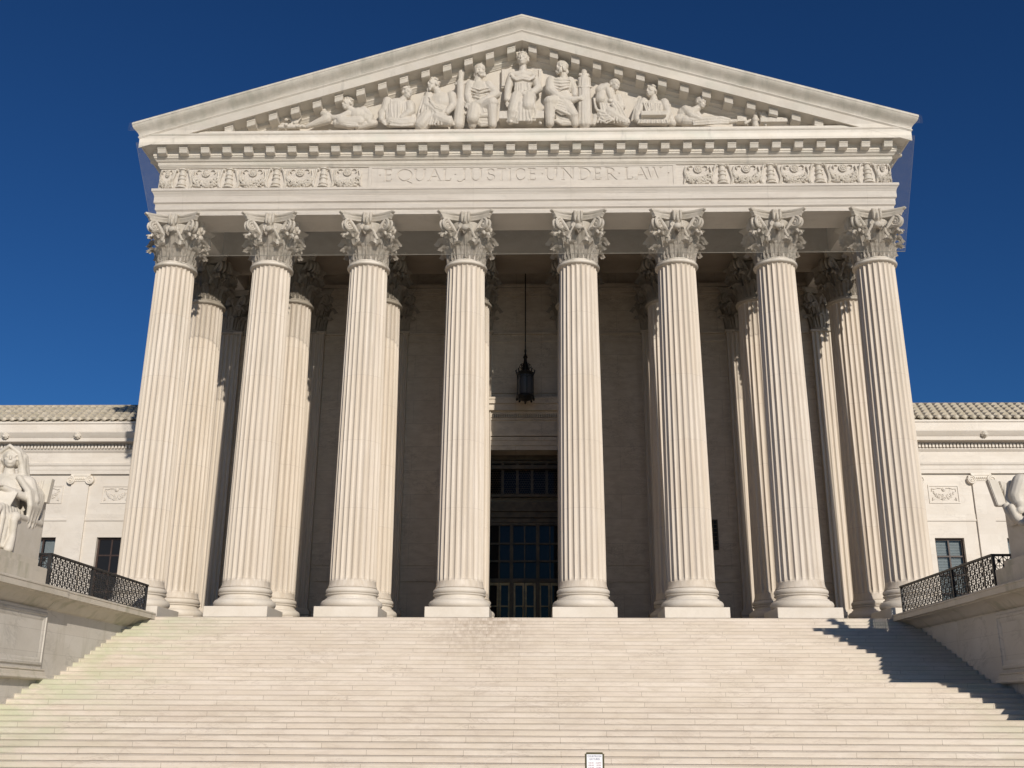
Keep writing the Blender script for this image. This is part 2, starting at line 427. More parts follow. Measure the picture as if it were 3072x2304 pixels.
def capital_mesh():
    Z = 13.98
    lb = MB()
    for k in range(8):
        leaf(lb, 2 * PI * (k + .5) / 8, .745, Z + .2, .62, .56, .36)
    for k in range(8):
        leaf(lb, 2 * PI * k / 8, .735, Z + .25, 1.08, .52, .46)
    for k in range(4):                                     # slim third leaves that carry the corner scrolls
        for s in (-1, 1):
            leaf(lb, 2 * PI * (k + .5) / 4 + s * .20, .74, Z + .85, .55, .26, .46, 4, 6, 12)
    bmesh.ops.solidify(lb.bm, geom=lb.bm.faces[:], thickness=.055)
    mb = MB()
    tmp = bpy.data.meshes.new('t'); lb.bm.to_mesh(tmp); lb.bm.free(); mb.bm.from_mesh(tmp); bpy.data.meshes.remove(tmp)
    prof = [(.5, Z - .02), (.775, Z - .02)] + torus_prof(.80, Z + .06, .075, -80, 80, 9) + torus_prof(.775, Z + .17, .035, -80, 80, 5)
    prof += [(.72, Z + .2), (.68, Z + .7), (.66, Z + 1.3), (.70, Z + 1.65), (.76, Z + 1.82), (.76, Z + 1.87), (.5, Z + 1.88)]
    mb.lathe(prof, 48)
    for k in range(24):                                    # ribbed necking between the leaves
        a = 2 * PI * k / 24
        mb.capsule((.735 * math.cos(a), .735 * math.sin(a), Z + .22), (.72 * math.cos(a), .72 * math.sin(a), Z + .85), .035, .03, 6)
    # scallops where the flutes die into the astragal
    # corner volutes: a stalk climbing from the leaves to a scroll under each abacus horn
    for k in range(4):
        a = PI / 4 + k * PI / 2; ax = (math.cos(a), math.sin(a)); tx = (-math.sin(a), math.cos(a))
        for s in (-1, 1):
            o = Vector((tx[0], tx[1], 0)) * (s * .085)
            c = Vector((ax[0] * 1.12, ax[1] * 1.12, Z + 1.69)) + o
            sp, rd = spiral(c, ax, .24)
            stalk = []; srad = []
            b0 = a - s * -.36
            for i in range(8):
                t = i / 8
                th = b0 * (1 - t) + a * t
                rr = .76 + (1.12 - .76) * t ** 2.0
                stalk.append(Vector((rr * math.cos(th), rr * math.sin(th), Z + .92 + 1.0 * t ** .8)) + o * t)
                srad.append(.085 - .02 * t)
            mb.tube(stalk + sp, srad + rd, 8)
            mb.ball(c, (.07, .07, .07), None, 8, 6)
            # leaf flap hanging under the scroll
            mb.tube([Vector((ax[0] * r_, ax[1] * r_, Z + z_)) + o * 1.5 for r_, z_ in ((.92, 1.22), (1.06, 1.36), (1.20, 1.30), (1.27, 1.18))], [.05, .085, .075, .03], 7)
        # inner helices meeting under the face flower
        b = k * PI / 2; bx = (math.cos(b), math.sin(b)); by = (-math.sin(b), math.cos(b))
        for s in (-1, 1):
            c = Vector((bx[0] * .84, bx[1] * .84, Z + 1.64)) + Vector((by[0], by[1], 0)) * (s * .17)
            sp, rd = spiral(c, (by[0] * -s, by[1] * -s), .15, 1.7, 24)
            st = [Vector((bx[0] * .74, bx[1] * .74, Z + 1.1)) + Vector((by[0], by[1], 0)) * (s * (.42 - .3 * t)) + Vector((bx[0] * .11 * t, bx[1] * .11 * t, .6 * t)) for t in (0, .25, .5, .75)]
            mb.tube(st + sp, [.06] * 4 + [x * .75 for x in rd], 7)
        # carved mask in the middle of each abacus side
        c = Vector((bx[0] * .86, bx[1] * .86, Z + 1.93)); rz = Euler((0, 0, b))
        mb.ball(c + Vector((0, 0, .02)), (.13, .17, .29), rz, 14, 10)
        for s in (-1, 1):
            mb.ball(c + Vector((bx[0] * .08, bx[1] * .08, .06)) + Vector((by[0], by[1], 0)) * (s * .13), (.09, .07, .24), rz, 10, 8)
            mb.ball(c + Vector((bx[0] * .05, bx[1] * .05, .25)) + Vector((by[0], by[1], 0)) * (s * .14), (.07, .07, .07), rz, 8, 6)
        mb.ball(c + Vector((bx[0] * .13, bx[1] * .13, -.06)), (.08, .07, .17), rz, 10, 8)
        mb.ball(c + Vector((bx[0] * .03, bx[1] * .03, -.40)), (.13, .17, .14), rz, 12, 8)
    # abacus with hollow sides and clipped horns
    def ab(e, z):
        pts = []
        for k in range(4):
            a = k * PI / 2
            for i in range(13):
                t = i / 12 * 2 - 1
                x = 1.10 + e - .33 * (1 - t * t); y = t * (1.0 + e)
                pts.append((x * math.cos(a) - y * math.sin(a), x * math.sin(a) + y * math.cos(a), z))
        return pts
    mb.loft([ab(e, Z + z) for e, z in ((-.10, 1.93), (-.075, 2.02), (-.04, 2.05), (-.03, 2.07), (-.03, 2.10), (.01, 2.125), (.05, 2.16), (.055, 2.205))], True, True)
    return mb.build('capital', M['marble'], smooth=38, mesh_only=True)

ME_SHAFT, ME_BASE, ME_PLINTH, ME_CAP = shaft_mesh(), base_mesh(), plinth_mesh(), capital_mesh()
ME_CAP_IN = ME_CAP.copy(); ME_CAP_IN.materials.clear(); ME_CAP_IN.materials.append(M['shade_marble'])   # darker marble copy: deep portico shade put into the sheltered capitals' colour
for row, yy in enumerate((0, 4.036)):
    for x in COLX:
        c = link_mesh('column', ME_SHAFT, None, house, (x, yy, 0), (0, 0, PI / 24))
        # the children stay square to the building
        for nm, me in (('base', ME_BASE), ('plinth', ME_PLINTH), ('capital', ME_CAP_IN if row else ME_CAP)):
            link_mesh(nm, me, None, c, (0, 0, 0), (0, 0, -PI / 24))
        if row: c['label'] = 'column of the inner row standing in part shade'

# ---------------------------------------------------------------- entablature: profiles mitred round front and sides
def sweep3(mb, prof, yb=30.0):
    """closed profile [(d, z)], d out from the architrave face, carried along the left side, the front and the right side"""
    for d0 in (0,):
        rings = [[(-X0 - d, yb, z) for d, z in prof], [(-X0 - d, -Y0 - d, z) for d, z in prof],
                 [(X0 + d, -Y0 - d, z) for d, z in prof], [(X0 + d, yb, z) for d, z in prof]]
        mb.loft(rings, True, True)
mb = MB()
sweep3(mb, [(-1.554, 16.19), (0, 16.19), (0, 16.40), (.03, 16.405), (.03, 16.43), (.06, 16.44), (.06, 16.69), (.085, 16.70), (.085, 16.725),
            (.12, 16.735), (.12, 17.02), (.13, 17.03), (.135, 17.07), (.15, 17.10), (.19, 17.18), (.20, 17.21), (.23, 17.22), (.23, 17.33), (.10, 17.37), (-1.554, 17.37)])
mb.build('architrave', M['entab'], house, smooth=25)
mb = MB(); sweep3(mb, [(-1.5, 17.373), (0, 17.373), (0, 18.343), (-1.5, 18.343)])
frieze = mb.build('frieze', M['entab'], house)
mb = MB()
sweep3(mb, [(-1.5, 18.346), (.05, 18.346), (.055, 18.38), (.085, 18.40), (.09, 18.43), (.12, 18.45), (.12, 18.575), (.14, 18.60), (.18, 18.61), (.20, 18.66), (.25, 18.72), (.27, 18.73), (.27, 18.80),
            (.30, 18.81), (.30, 19.06), (.34, 19.075), (.34, 19.10), (.70, 19.115), (.70, 19.085), (.758, 19.085), (.758, 19.47), (.775, 19.48), (.79, 19.515), (.80, 19.52), (.80, 19.555), (-1.5, 19.60)])
cornice = mb.build('cornice', M['corona'], house, smooth=25)
# modillions under the cornice
def modillion_mesh(y_in, y_out, h=.25, w=.345, slope=0.0):
    mb = MB(); yo = y_out
    prof = [(y_in, 0), (yo, 0), (yo, -.055), (yo + .018, -.06), (yo + .03, -.085), (yo + .055, -.16), (yo + .075, -h * .93), (yo + .11, -h), (y_in, -h - .015)]
    rings = []
    for x in (-w / 2, w / 2):
        rings.append([(x, y, z + slope * x) for y, z in prof])
    mb.loft(rings, True, True)
    # moulded cap running round the bracket
    for x0, x1, a, b in ((-w / 2 - .03, w / 2 + .03, yo - .03, y_in),):
        ring = [[(x, y, z + slope * x) for y, z in ((a, .06), (a, .015), (b, .015), (b, .06))] for x in (x0, x1)]
        mb.loft(ring, True, True)
    return mb.build('modillion', M['corona'], mesh_only=True)
ME_MOD = modillion_mesh(-1.05, -1.38)
PITCH_M = .905
for k in range(34):
    link_mesh('modillion', ME_MOD, None, cornice, ((k - 16.5) * PITCH_M, 0, 19.045))
# brackets of the side cornices (front few can be seen from a step aside)
for s in (-1, 1):
    for k in range(7):
        link_mesh('modillion', ME_MOD, None, cornice, (s * (15.07 - .777), -.55 + k * PITCH_M, 19.045), (0, 0, s * PI / 2))
# blocking course on top of the cornice that carries the carved figures
mb = MB(); mb.prism_x([(-1.44, 19.55), (-1.44, 19.70), (-1.42, 19.735), (-.5, 19.80), (-.5, 19.55)], -14.0, 14.0)
mb.build('blocking_course', M['corona'], house)

# ---------------------------------------------------------------- pediment
SL = .3157
def rake(mb, prof, ends=None, xe=None):
    """profile [(y, h)] carried up both slopes; h is the height above z = 0 on the centre line"""
    rings = []
    for sgn in (-1, 0, 1):
        ring = []
        for y, h in prof:
            xx = xe if xe is not None else X0 + max(0, -y - Y0)
            x = sgn * xx
            ring.append((x, y, h - SL * abs(x)))
        rings.append(ring)
    mb.loft(rings, True, True)
mb = MB()
mb.loft([[(-15.2, y, 18.9), (15.2, y, 18.9), (15.2, y, 23.9 - SL * 15.2), (0, y, 23.9), (-15.2, y, 23.9 - SL * 15.2)] for y in (-.55, -.05)], True, True)
pediment = mb.build('pediment', M['relief'], house)
mb = MB()
rake(mb, [(-.2, 23.46), (-.60, 23.46), (-.61, 23.50), (-.64, 23.51), (-.66, 23.545), (-.72, 23.60), (-.74, 23.61), (-.74, 23.66), (-.80, 23.70), (-.86, 23.735), (-.88, 23.74), (-.88, 23.90),
          (-1.48, 23.95), (-1.48, 23.93), (-1.54, 23.93), (-1.54, 24.34), (-1.555, 24.35), (-1.575, 24.385), (-1.59, 24.39), (-1.59, 24.43), (-.2, 24.43)])
rk = mb.build('raking_cornice', M['corona'], pediment, smooth=25)
def cyma(y0, z0, y1, z1, n=10):
    return [(y0 + (y1 - y0) * (t - math.sin(2 * PI * t) / (2 * PI) * .75), z0 + (z1 - z0) * t) for t in [i / n for i in range(n + 1)]]
mb = MB()
prof = [(-.2, 24.433), (-1.55, 24.433)] + cyma(-1.56, 24.44, -1.80, 24.93) + [(-1.815, 24.935), (-1.815, 25.03), (-1.70, 25.035), (-.2, 25.04)]
rake(mb, prof)
gut = mb.build('gutter_moulding', M['sima'], pediment, smooth=25)
mb = MB()                                                  # gutter moulding turning back along both eaves
for s in (-1, 1):
    pr = [(.3, 19.558), (.775, 19.558)] + [(-a - Y0, z - SL * 0 - 24.44 + 19.57) for a, z in cyma(-1.56, 24.44, -1.80, 24.78, 8)] + [(1.04, 19.92), (1.04, 19.975), (.3, 19.975)]
    mb.loft([[(s * (X0 + d), y, z) for d, z in pr] for y in (-Y0 - .78, 30)], True, True)
    for k in range(6):                                     # lion-head spouts along the eaves
        yy = .9 + k * 3.6
        mb.ball((s * (X0 + .98), yy, 19.72), (.2, .19, .22), None, 12, 8); mb.ball((s * (X0 + 1.14), yy, 19.66), (.1, .1, .09), None, 8, 6)
mb.build('eaves_gutter', M['sima'], house, smooth=30)
ME_MODR = {}
for s in (-1, 1):
    ME_MODR[s] = modillion_mesh(-.7, -1.36, .25, .345, -s * SL)
for k in range(34):
    x = (k - 16.5) * PITCH_M
    if abs(x) > 13.2: continue
    link_mesh('modillion', ME_MODR[1 if x > 0 else -1], None, rk, (x, 0, 23.885 - SL * abs(x)))
mb = MB()                                                  # roof slabs behind the gable
for s in (-1, 1):
    mb.loft([[(0, y, 24.95), (s * 15.9, y, 24.95 - SL * 15.9), (s * 15.9, y, 24.6 - SL * 15.9), (0, y, 24.6)] for y in (-.9, 40)], True, True)
mb.build('roof', M['tile'], house)

# ---------------------------------------------------------------- carved letters
def letter_parts(ch):
    """unit-height Roman capital as bars (x0,z0,x1,z1,w) and arcs (cx,cz,rx,rz,a0,a1,thick,thin); returns parts, width"""
    TK, TN, S = .105, .06, .05
    def serif(x, z, w=.2): return ('b', x - w / 2, z, x + w / 2, z, S)
    V = lambda x, a=0, b=1: ('b', x, a, x, b, TK)
    E_ = [V(.1), ('b', .1, .97, .48, .97, TN), ('b', .1, .03, .5, .03, TN), ('b', .1, .52, .42, .52, TN), serif(.08, .025, .2), serif(.08, .975, .2), ('b', .48, .97, .48, .82, S), ('b', .5, .03, .5, .2, S), ('b', .42, .45, .42, .59, S)]
    T = {
        'E': (E_, .54), 'L': ([V(.1), ('b', .1, .03, .5, .03, TN), ('b', .5, .03, .5, .22, S), serif(.1, .975), serif(.08, .025)], .54),
        'I': ([V(.1), serif(.1, .975, .22), serif(.1, .025, .22)], .2),
        'T': ([V(.38), ('b', .05, .97, .71, .97, TN), ('b', .05, .97, .04, .8, S), ('b', .71, .97, .72, .8, S), serif(.38, .025, .22)], .76),
        'U': ([V(.12, .35), V(.72, .3), ('a', .42, .35, .30, .33, 180, 360, TN + .03), serif(.12, .975), serif(.72, .975)], .85),
        'N': ([('b', .12, 0, .12, 1, TN), ('b', .76, 0, .76, 1, TN), ('b', .10, .98, .76, .02, TK), serif(.12, .025), serif(.76, .975), serif(.06, .975, .14)], .88),
        'A': ([('b', .06, 0, .40, 1, TN), ('b', .38, 1, .74, 0, TK), ('b', .2, .36, .6, .36, TN), serif(.06, .025), serif(.74, .025, .22)], .8),
        'W': ([('b', .05, 1, .30, 0, TK), ('b', .30, 0, .55, .98, TN), ('b', .50, 1, .78, 0, TK), ('b', .78, 0, 1.02, 1, TN), serif(.05, .975), serif(.52, .975), serif(1.02, .975)], 1.08),
        'C': ([('a', .5, .5, .42, .47, 48, 312, TK - .01), ('b', .80, .87, .80, .70, S), ('b', .80, .14, .80, .28, S)], .85),
        'Q': ([('a', .5, .5, .44, .47, 0, 360, TK - .01), ('b', .5, .05, .98, -.2, TK)], 1.0),
        'D': ([V(.12), ('a', .30, .5, .48, .47, -90, 90, TK - .01), ('b', .1, .97, .32, .97, TN), ('b', .1, .03, .32, .03, TN), serif(.1, .975), serif(.1, .025)], .82),
        'R': ([V(.12), ('a', .28, .735, .26, .235, -90, 90, TK - .02), ('b', .1, .97, .3, .97, TN), ('b', .12, .5, .3, .5, TN), ('b', .28, .5, .66, .0, TK), serif(.12, .025), serif(.1, .975), serif(.7, .02, .14)], .7),
        'J': ([V(.38, .15), ('a', .14, .14, .24, .2, 220, 360, TN + .02), serif(.38, .975)], .5),
        'S': ([('a', .3, .73, .22, .235, 30, 270, TK - .025), ('a', .3, .27, .25, .24, -150, 90, TK - .02), ('b', .50, .88, .50, .72, S), ('b', .07, .12, .07, .28, S)], .6),
        '.': ([('d', .08, .5, .075)], .16),
    }
    return T[ch]
LET = [('.', 1136, 5), ('E', 1152, 1176), ('Q', 1190, 1238), ('U', 1241, 1279), ('A', 1285, 1323), ('L', 1330, 1355), ('.', 1363, 5), ('J', 1374, 1400), ('U', 1409, 1449), ('S', 1460, 1486),
       ('T', 1491, 1519), ('I', 1526, 1533), ('C', 1544, 1576), ('E', 1585, 1608), ('.', 1623, 5), ('U', 1634, 1675), ('N', 1684, 1724), ('D', 1735, 1771), ('E', 1780, 1804), ('R', 1815, 1848),
       ('.', 1853, 5), ('L', 1874, 1898), ('A', 1904, 1940), ('W', 1938, 1984), ('.', 2000, 5)]
def carve_text():
    mb = MB(); H = .565; Zb = 17.675
    for ch, a, b in LET:
        parts, wd = letter_parts(ch)
        xl = (a - 1566) / 72.55
        sx = ((b - a) / 72.55) / wd if b > 10 else H
        YF, YB = -.95, -.735
        def P(x, z): return (xl + x * sx, Zb + z * H)
        def poly(pts): mb.loft([[(x, y, z) for x, z in pts] for y in (YF, YB)], True, True)
        for p in parts:
            if p[0] == 'b':
                (x0, z0), (x1, z1) = P(p[1], p[2]), P(p[3], p[4]); w = p[5] * H * 1.12
                d = Vector((x1 - x0, z1 - z0)); d.normalize(); n = Vector((-d.y, d.x)) * (w / 2)
                j = random.uniform(-.0008, .0008); YB = -.735 + j
                poly([(x0 + n.x, z0 + n.y), (x0 - n.x, z0 - n.y), (x1 - n.x, z1 - n.y), (x1 + n.x, z1 + n.y)])
            elif p[0] == 'a':
                _, cx, cz, rx, rz, a0, a1, w = p; N = 28; o = []; i_ = []
                YB = -.735 + random.uniform(-.0008, .0008)
                full = a1 - a0 >= 360
                for k in range(N + (0 if full else 1)):
                    t = R(a0 + (a1 - a0) * k / N); ww = 1.2 * w * (.62 + .38 * abs(math.cos(t))) / 2
                    o.append(P(cx + (rx + ww * .8) * math.cos(t), cz + (rz + ww * .55) * math.sin(t))); i_.append(P(cx + (rx - ww * 1.2) * math.cos(t), cz + (rz - ww) * math.sin(t)))
                vs = [[mb.bm.verts.new((x, y, z)) for x, z in ring] for ring in (o, i_) for y in (YF, YB)]
                of, ob, fi, ib = vs; n = len(of)
                for k in range(n if full else n - 1):
                    m = (k + 1) % n
                    for q in ((of[k], of[m], fi[m], fi[k]), (ob[k], ib[k], ib[m], ob[m]), (of[k], ob[k], ob[m], of[m]), (fi[k], fi[m], ib[m], ib[k])): mb.bm.faces.new(q)
                if not full:
                    for k in (0, n - 1): mb.bm.faces.new((of[k], fi[k], ib[k], ob[k]))
            else:
                cx, cz = P(p[1], p[2]); r = p[3] * H
                poly([(cx - r, cz), (cx, cz - r), (cx + r, cz), (cx, cz + r)])
    bmesh.ops.recalc_face_normals(mb.bm, faces=mb.bm.faces[:])
    me = bpy.data.meshes.new('cut'); mb.bm.to_mesh(me); mb.bm.free()
    cut = bpy.data.objects.new('cut', me); COL.objects.link(cut)
    pb = MB(); pb.box(-6.22, 6.22, -.812, -.66, 17.44, 18.29)
    panel = pb.build('inscription_panel', M['entab'], frieze)
    md = panel.modifiers.new('b', 'BOOLEAN'); md.operation = 'DIFFERENCE'; md.object = cut; md.solver = 'EXACT'; md.use_self = True
    dg = bpy.context.evaluated_depsgraph_get()
    out = bpy.data.meshes.new_from_object(panel.evaluated_get(dg))
    panel.modifiers.clear(); panel.data = out
    bpy.data.objects.remove(cut)
    panel['label'] = 'long plain panel carved with the words EQUAL JUSTICE UNDER LAW'
carve_text()
mb = MB()                                                  # raised border of the panel
for z0, z1 in ((17.385, 17.437), (18.293, 18.337)): mb.box(-6.36, 6.36, -.835, -.70, z0, z1)
for s in (-1, 1): mb.box(min(s * 6.223, s * 6.36), max(s * 6.223, s * 6.36), -.8335, -.70, 17.439, 18.291)
mb.build('panel_border', M['entab'], frieze)

# ---------------------------------------------------------------- frieze carving: festoons with rosettes between candelabra
def festoon(w=1.0, seed=1, h=.93):
    rnd = random.Random(seed); mb = MB()
    for k in range(190):                                   # heaped fruit and leaves in a sagging swag
        t = rnd.uniform(-1, 1)
        top = .10 - .22 * (1 - t * t); bot = -.20 - .24 * math.sqrt(max(0, 1 - t * t))
        z = top + (bot - top) * rnd.random()
        r = rnd.uniform(.035, .06); f = (z - (top + bot) / 2) / ((top - bot) / 2 + 1e-3)
        mb.ball((t * .52 * w, -.11 * (1 - f * f * .7), z), (r * 1.2, r, r * .85), Euler((0, rnd.uniform(-1, 1), rnd.uniform(-.5, .5))), 7, 5)
    mb.tube([(0 + .15 * math.cos(a), -.05, .25 + .15 * math.sin(a)) for a in [i * PI / 10 for i in range(21)]], .032, 6)
    mb.ball((0, -.04, .25), (.13, .05, .13), None, 12, 6); mb.ball((0, -.09, .25), (.045, .03, .045), None, 8, 5)
    for k in range(6):
        a = k * PI / 3; mb.ball((.075 * math.cos(a), -.075, .25 + .085 * math.sin(a)), (.035, .025, .035), None, 7, 5)
    for s in (-1, 1):                                      # ribbons and knots
        mb.tube([(s * .20, -.03, .36), (s * .29, -.05, .40), (s * .38, -.05, .36), (s * .40, -.05, .28), (s * .34, -.05, .22)], [.02, .03, .035, .03, .02], 6)
        mb.tube([(s * .50, -.05, .34), (s * .55, -.07, .1), (s * .53, -.06, -.1), (s * .56, -.05, -.32), (s * .60, -.04, -.43)], [.045, .055, .045, .05, .03], 6)
    return mb.build('festoon_relief', M['relief'], smooth=60, mesh_only=True)
def candelabrum():
    mb = MB()
    pr = [(.10, .44), (.16, .43), (.16, .39), (.11, .37), (.12, .28), (.15, .2), (.155, .12), (.12, .10), (.125, .03), (.17, 0), (.17, -.05), (.13, -.08), (.14, -.16), (.19, -.28), (.20, -.31), (.16, -.34), (.22, -.40), (.26, -.455), (.26, -.475)]
    mb.lathe([(r, z) for r, z in pr[::-1]], 20)
    for s in (-1, 1):                                      # leafy scrolls leaning on the shaft
        mb.tube([(s * .20, -.06, .42), (s * .29, -.09, .36), (s * .31, -.08, .22), (s * .36, -.07, .02), (s * .40, -.06, -.18), (s * .38, -.06, -.36), (s * .33, -.05, -.44)], [.03, .055, .05, .045, .045, .05, .04], 6)
        mb.ball((s * .24, -.08, .37), (.07, .07, .06), None, 8, 6)
    return mb.build('candelabrum_relief', M['relief'], smooth=40, mesh_only=True)
ME_FEST = [festoon(seed=i + 3) for i in range(4)]; ME_CAND = candelabrum()
ZF = 17.868
for s in (-1, 1):
    for j in range(4):
        cx = s * (8.23 + j * 1.972)
        link_mesh('candelabrum_relief', ME_CAND, None, frieze, (cx, -.777, ZF))
        link_mesh('festoon_relief', ME_FEST[j], None, frieze, (s * (8.23 - .986 + j * 1.972), -.777, ZF))
    link_mesh('festoon_relief', ME_FEST[0], None, frieze, (s * 14.78, -.777, ZF), scale=(.52, 1, 1))
    for j in range(5):                                     # carving carries on round the side
        link_mesh('candelabrum_relief', ME_CAND, None, frieze, (s * X0, .95 + j * 1.972, ZF), (0, 0, s * PI / 2))
        link_mesh('festoon_relief', ME_FEST[j % 4], None, frieze, (s * X0, .0 + j * 1.972, ZF), (0, 0, s * PI / 2))

# ---------------------------------------------------------------- portico interior
mb = MB()
mb.box(-13.5, 13.5, 3.26, 5.3, 16.19, 17.42)
for x in (-13.505, ): pass
mb.build('inner_beam', M['ceiling'], house)
mb = MB()
mb.box(-13.6, 13.6, .70, 7.52, 17.40, 17.7)
for x in COLX[1:-1]:                                        # cross beams dividing the ceiling into bays
    mb.box(x - .45, x + .45, .775, 3.262, 16.9, 17.402); mb.box(x - .45, x + .45, 5.298, 7.5, 16.9, 17.402)
mb.build('portico_ceiling', M['ceiling'], house)
YW = 7.5
mb = MB()
DH = 1.78
mb.box(-15.0, -DH, YW, YW + 1.6, 0, 17.45); mb.box(DH, 15.0, YW, YW + 1.6, 0, 17.45); mb.box(-DH, DH, YW, YW + 1.6, 8.3, 17.45)
back = mb.build('back_wall', M['wall'], house)
mb = MB()                                                  # string courses and entablature across the wall
for z0, z1, d in ((0, .35, .10), (2.30, 2.42, .06), (3.02, 3.12, .05), (13.60, 13.72, .05), (13.98, 14.10, .10), (15.95, 16.13, .10), (16.13, 16.32, .18), (16.32, 16.5, .28)):
    for a, b in ((-14.9, -DH - .9), (DH + .9, 14.9)) if z1 < 9 else ((-14.9, 14.9),):
        mb.box(a, b, YW - d, YW + .2, z0, z1)
mb.build('wall_moulding', M['wall'], back)
mb = MB()                                                  # door surround and its cornice
for z0, z1, d, e in ((8.95, 9.16, .16, .72), (9.16, 9.72, .06, .6), (9.72, 9.82, .14, .66), (9.98, 10.12, .20, .72), (10.12, 10.42, .42, .95), (10.42, 10.62, .52, 1.05), (10.62, 10.72, .56, 1.1), (11.05, 11.16, .07, .5)):
    mb.box(-DH - e, DH + e, YW - d, YW + .1, z0, z1)
for k in range(46):
    x = -2.3 + k * .1025; mb.box(x, x + .06, YW - .22, YW, 9.823, 9.977)
for s in (-1, 1):
    for a, b, d in ((0, .22, .06), (.222, .44, .10), (.442, .6, .15)):
        x0, x1 = sorted((s * (DH + a), s * (DH + b))); mb.box(x0, x1, YW - d, YW + .1, 0, 8.3 + b); 
for a, b, d in ((0, .22, .0602), (.222, .44, .1002), (.442, .6, .1502)): mb.box(-DH - a, DH + a, YW - d, YW + .1, 8.3 + a, 8.3 + b)
mb.build('door_surround', M['wall'], back)
# pilasters behind the columns
def pilaster_mesh():
    mb = MB(); prof = []
    W, D, n = .74, .30, 7
    prof.append((-W, .1)); prof.append((-W, -D))
    fw = 2 * W / n
    for i in range(n):
        x0 = -W + i * fw + fw * .13; x1 = -W + (i + 1) * fw - fw * .13
        for k in range(9):
            t = k / 8; prof.append((x0 + (x1 - x0) * t, -D + .06 * math.sin(PI * t)))
    prof += [(W, -D), (W, .1)]
    mb.prism_z(prof, 1.1, 13.98)
    for z0, z1, e in ((0, .38, .22), (.38, .62, .18), (.66, .80, .10), (.82, 1.0, .12), (1.0, 1.1, .04), (13.98, 14.08, .05)):
        mb.box(-W - e, W + e, -D - e, .1, z0, z1)
    return mb.build('pilaster', M['pilaster'], smooth=30, mesh_only=True)
ME_PIL = pilaster_mesh()
for x in COLX:
    p = link_mesh('pilaster', ME_PIL, None, back, (x, YW, 0))
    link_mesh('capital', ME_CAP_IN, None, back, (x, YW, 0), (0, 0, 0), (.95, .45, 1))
# bronze doors with glazing and lattice transom
mb = MB(); Yd = 8.55
fr = [(-DH, DH, 8.08, 8.3), (-DH, DH, 7.90, 8.04), (-DH, DH, 6.32, 6.45), (-DH, DH, 5.35, 6.10), (-DH, DH, 5.12, 5.30), (-DH, DH, 4.98, 5.10)]
for x0, x1, z0, z1 in fr: mb.box(x0, x1, Yd - .12, Yd + .1, z0, z1)
mb.box(-DH, DH, Yd - .25, Yd - .121, 5.62, 5.78); mb.box(-DH, DH, Yd - .32, Yd - .13, 7.6, 7.78)
for k in range(6):
    x = -DH + .06 + k * (2 * DH - .12) / 5; mb.box(x - .06, x + .06, Yd - .125, Yd + .1, 6.452, 7.898)
for x in (-DH + .08, -.60, .60, DH - .08): mb.box(x - .08, x + .08, Yd - .13, Yd + .1, 0, 4.978)
for x in (-1.16, 0, 1.16): mb.box(x - .03, x + .03, Yd - .07, Yd + .05, 2.56, 4.978)
for z in (3.35, 4.15): mb.box(-DH, DH, Yd - .09, Yd + .05, z - .04, z + .04)
mb.box(-DH, DH, Yd - .15, Yd + .1, 2.40, 2.558)
door = mb.build('bronze_doorway', M['bronze'], house)
door['label'] = 'tall bronze doorway with latticed transom over glazed doors'
for i in range(5):                                         # fish-scale lattice in the five transom lights
    xa = -DH + .12 + i * (2 * DH - .12) / 5; w = (2 * DH - .12) / 5 - .12
    mb = MB(); n = 5; mstep = w / n
    for r_ in range(int(1.44 / mstep) + 1):
        for c_ in range(n):
            cx = xa + (c_ + (.5 if r_ % 2 else 0)) * mstep + mstep / 2; cz = 6.47 + r_ * mstep * .95
            if cx > xa + w: continue
            mb.tube([(cx + mstep * .5 * math.cos(a), Yd - .02, cz + mstep * .5 * math.sin(a)) for a in [j * PI / 5 for j in range(6)]], .012, 4, False)
    mb.build('lattice', M['bronze'], door)
mb = MB(); mb.box(-DH, DH, Yd + .02, Yd + .04, .05, 5.0); mb.box(-DH, DH, Yd + .06, Yd + .08, 6.4, 7.95)
mb.build('glazing', M['glass'], door)
for x in (-1.16, 0, 1.16):
    mb = MB()
    for s in (-1, 1):
        xa, xb = sorted((x + s * .012, x + s * .50))
        mb.box(xa, xa + .085, Yd - .08, Yd + .015, .02, 2.38); mb.box(xb - .085, xb, Yd - .08, Yd + .015, .02, 2.38)
        mb.box(xa + .086, xb - .086, Yd - .079, Yd + .014, .02, .2); mb.box(xa + .086, xb - .086, Yd - .079, Yd + .014, 2.26, 2.38); mb.box(xa + .086, xb - .086, Yd - .075, Yd + .012, 1.30, 1.36)
    dl = mb.build('double_door', M['bronze_light'], door)
    hb = MB()
    for s in (-1, 1): hb.tube([(x + s * .06, Yd - .085, .85), (x + s * .06, Yd - .15, .9), (x + s * .06, Yd - .15, 1.25), (x + s * .06, Yd - .085, 1.3)], .018, 6)
    hb.build('handle', M['bronze_light'], dl, smooth=60)
mb = MB()                                                  # great sliding bronze leaves folded back into the jambs
for s in (-1, 1):
    x0, x1 = sorted((s * (DH - .02), s * (DH - .14))); mb.box(x0, x1, YW + .12, Yd - .3, 0, 5.0)
    for z0, z1 in ((.2, 1.2), (1.4, 2.4), (2.6, 3.6), (3.8, 4.8)):
        x0, x1 = sorted((s * (DH - .141), s * (DH - .17))); mb.box(x0, x1, YW + .2, Yd - .38, z0, z1)
    x0, x1 = sorted((s * (DH - .02), s * (DH - .10))); mb.box(x0, x1, YW + .1, Yd - .32, 6.3, 8.0)
mb.build('open_leaf', M['bronze_light'], door)
mb = MB(); mb.box(7.75, 8.68, YW - .03, YW + .05, 3.72, 5.08)
gr = mb.build('wall_grille', M['iron'], back)
mb = MB()
for k in range(6): mb.box(7.78 + k * .17, 7.81 + k * .17, YW - .06, YW - .031, 3.72, 5.08)
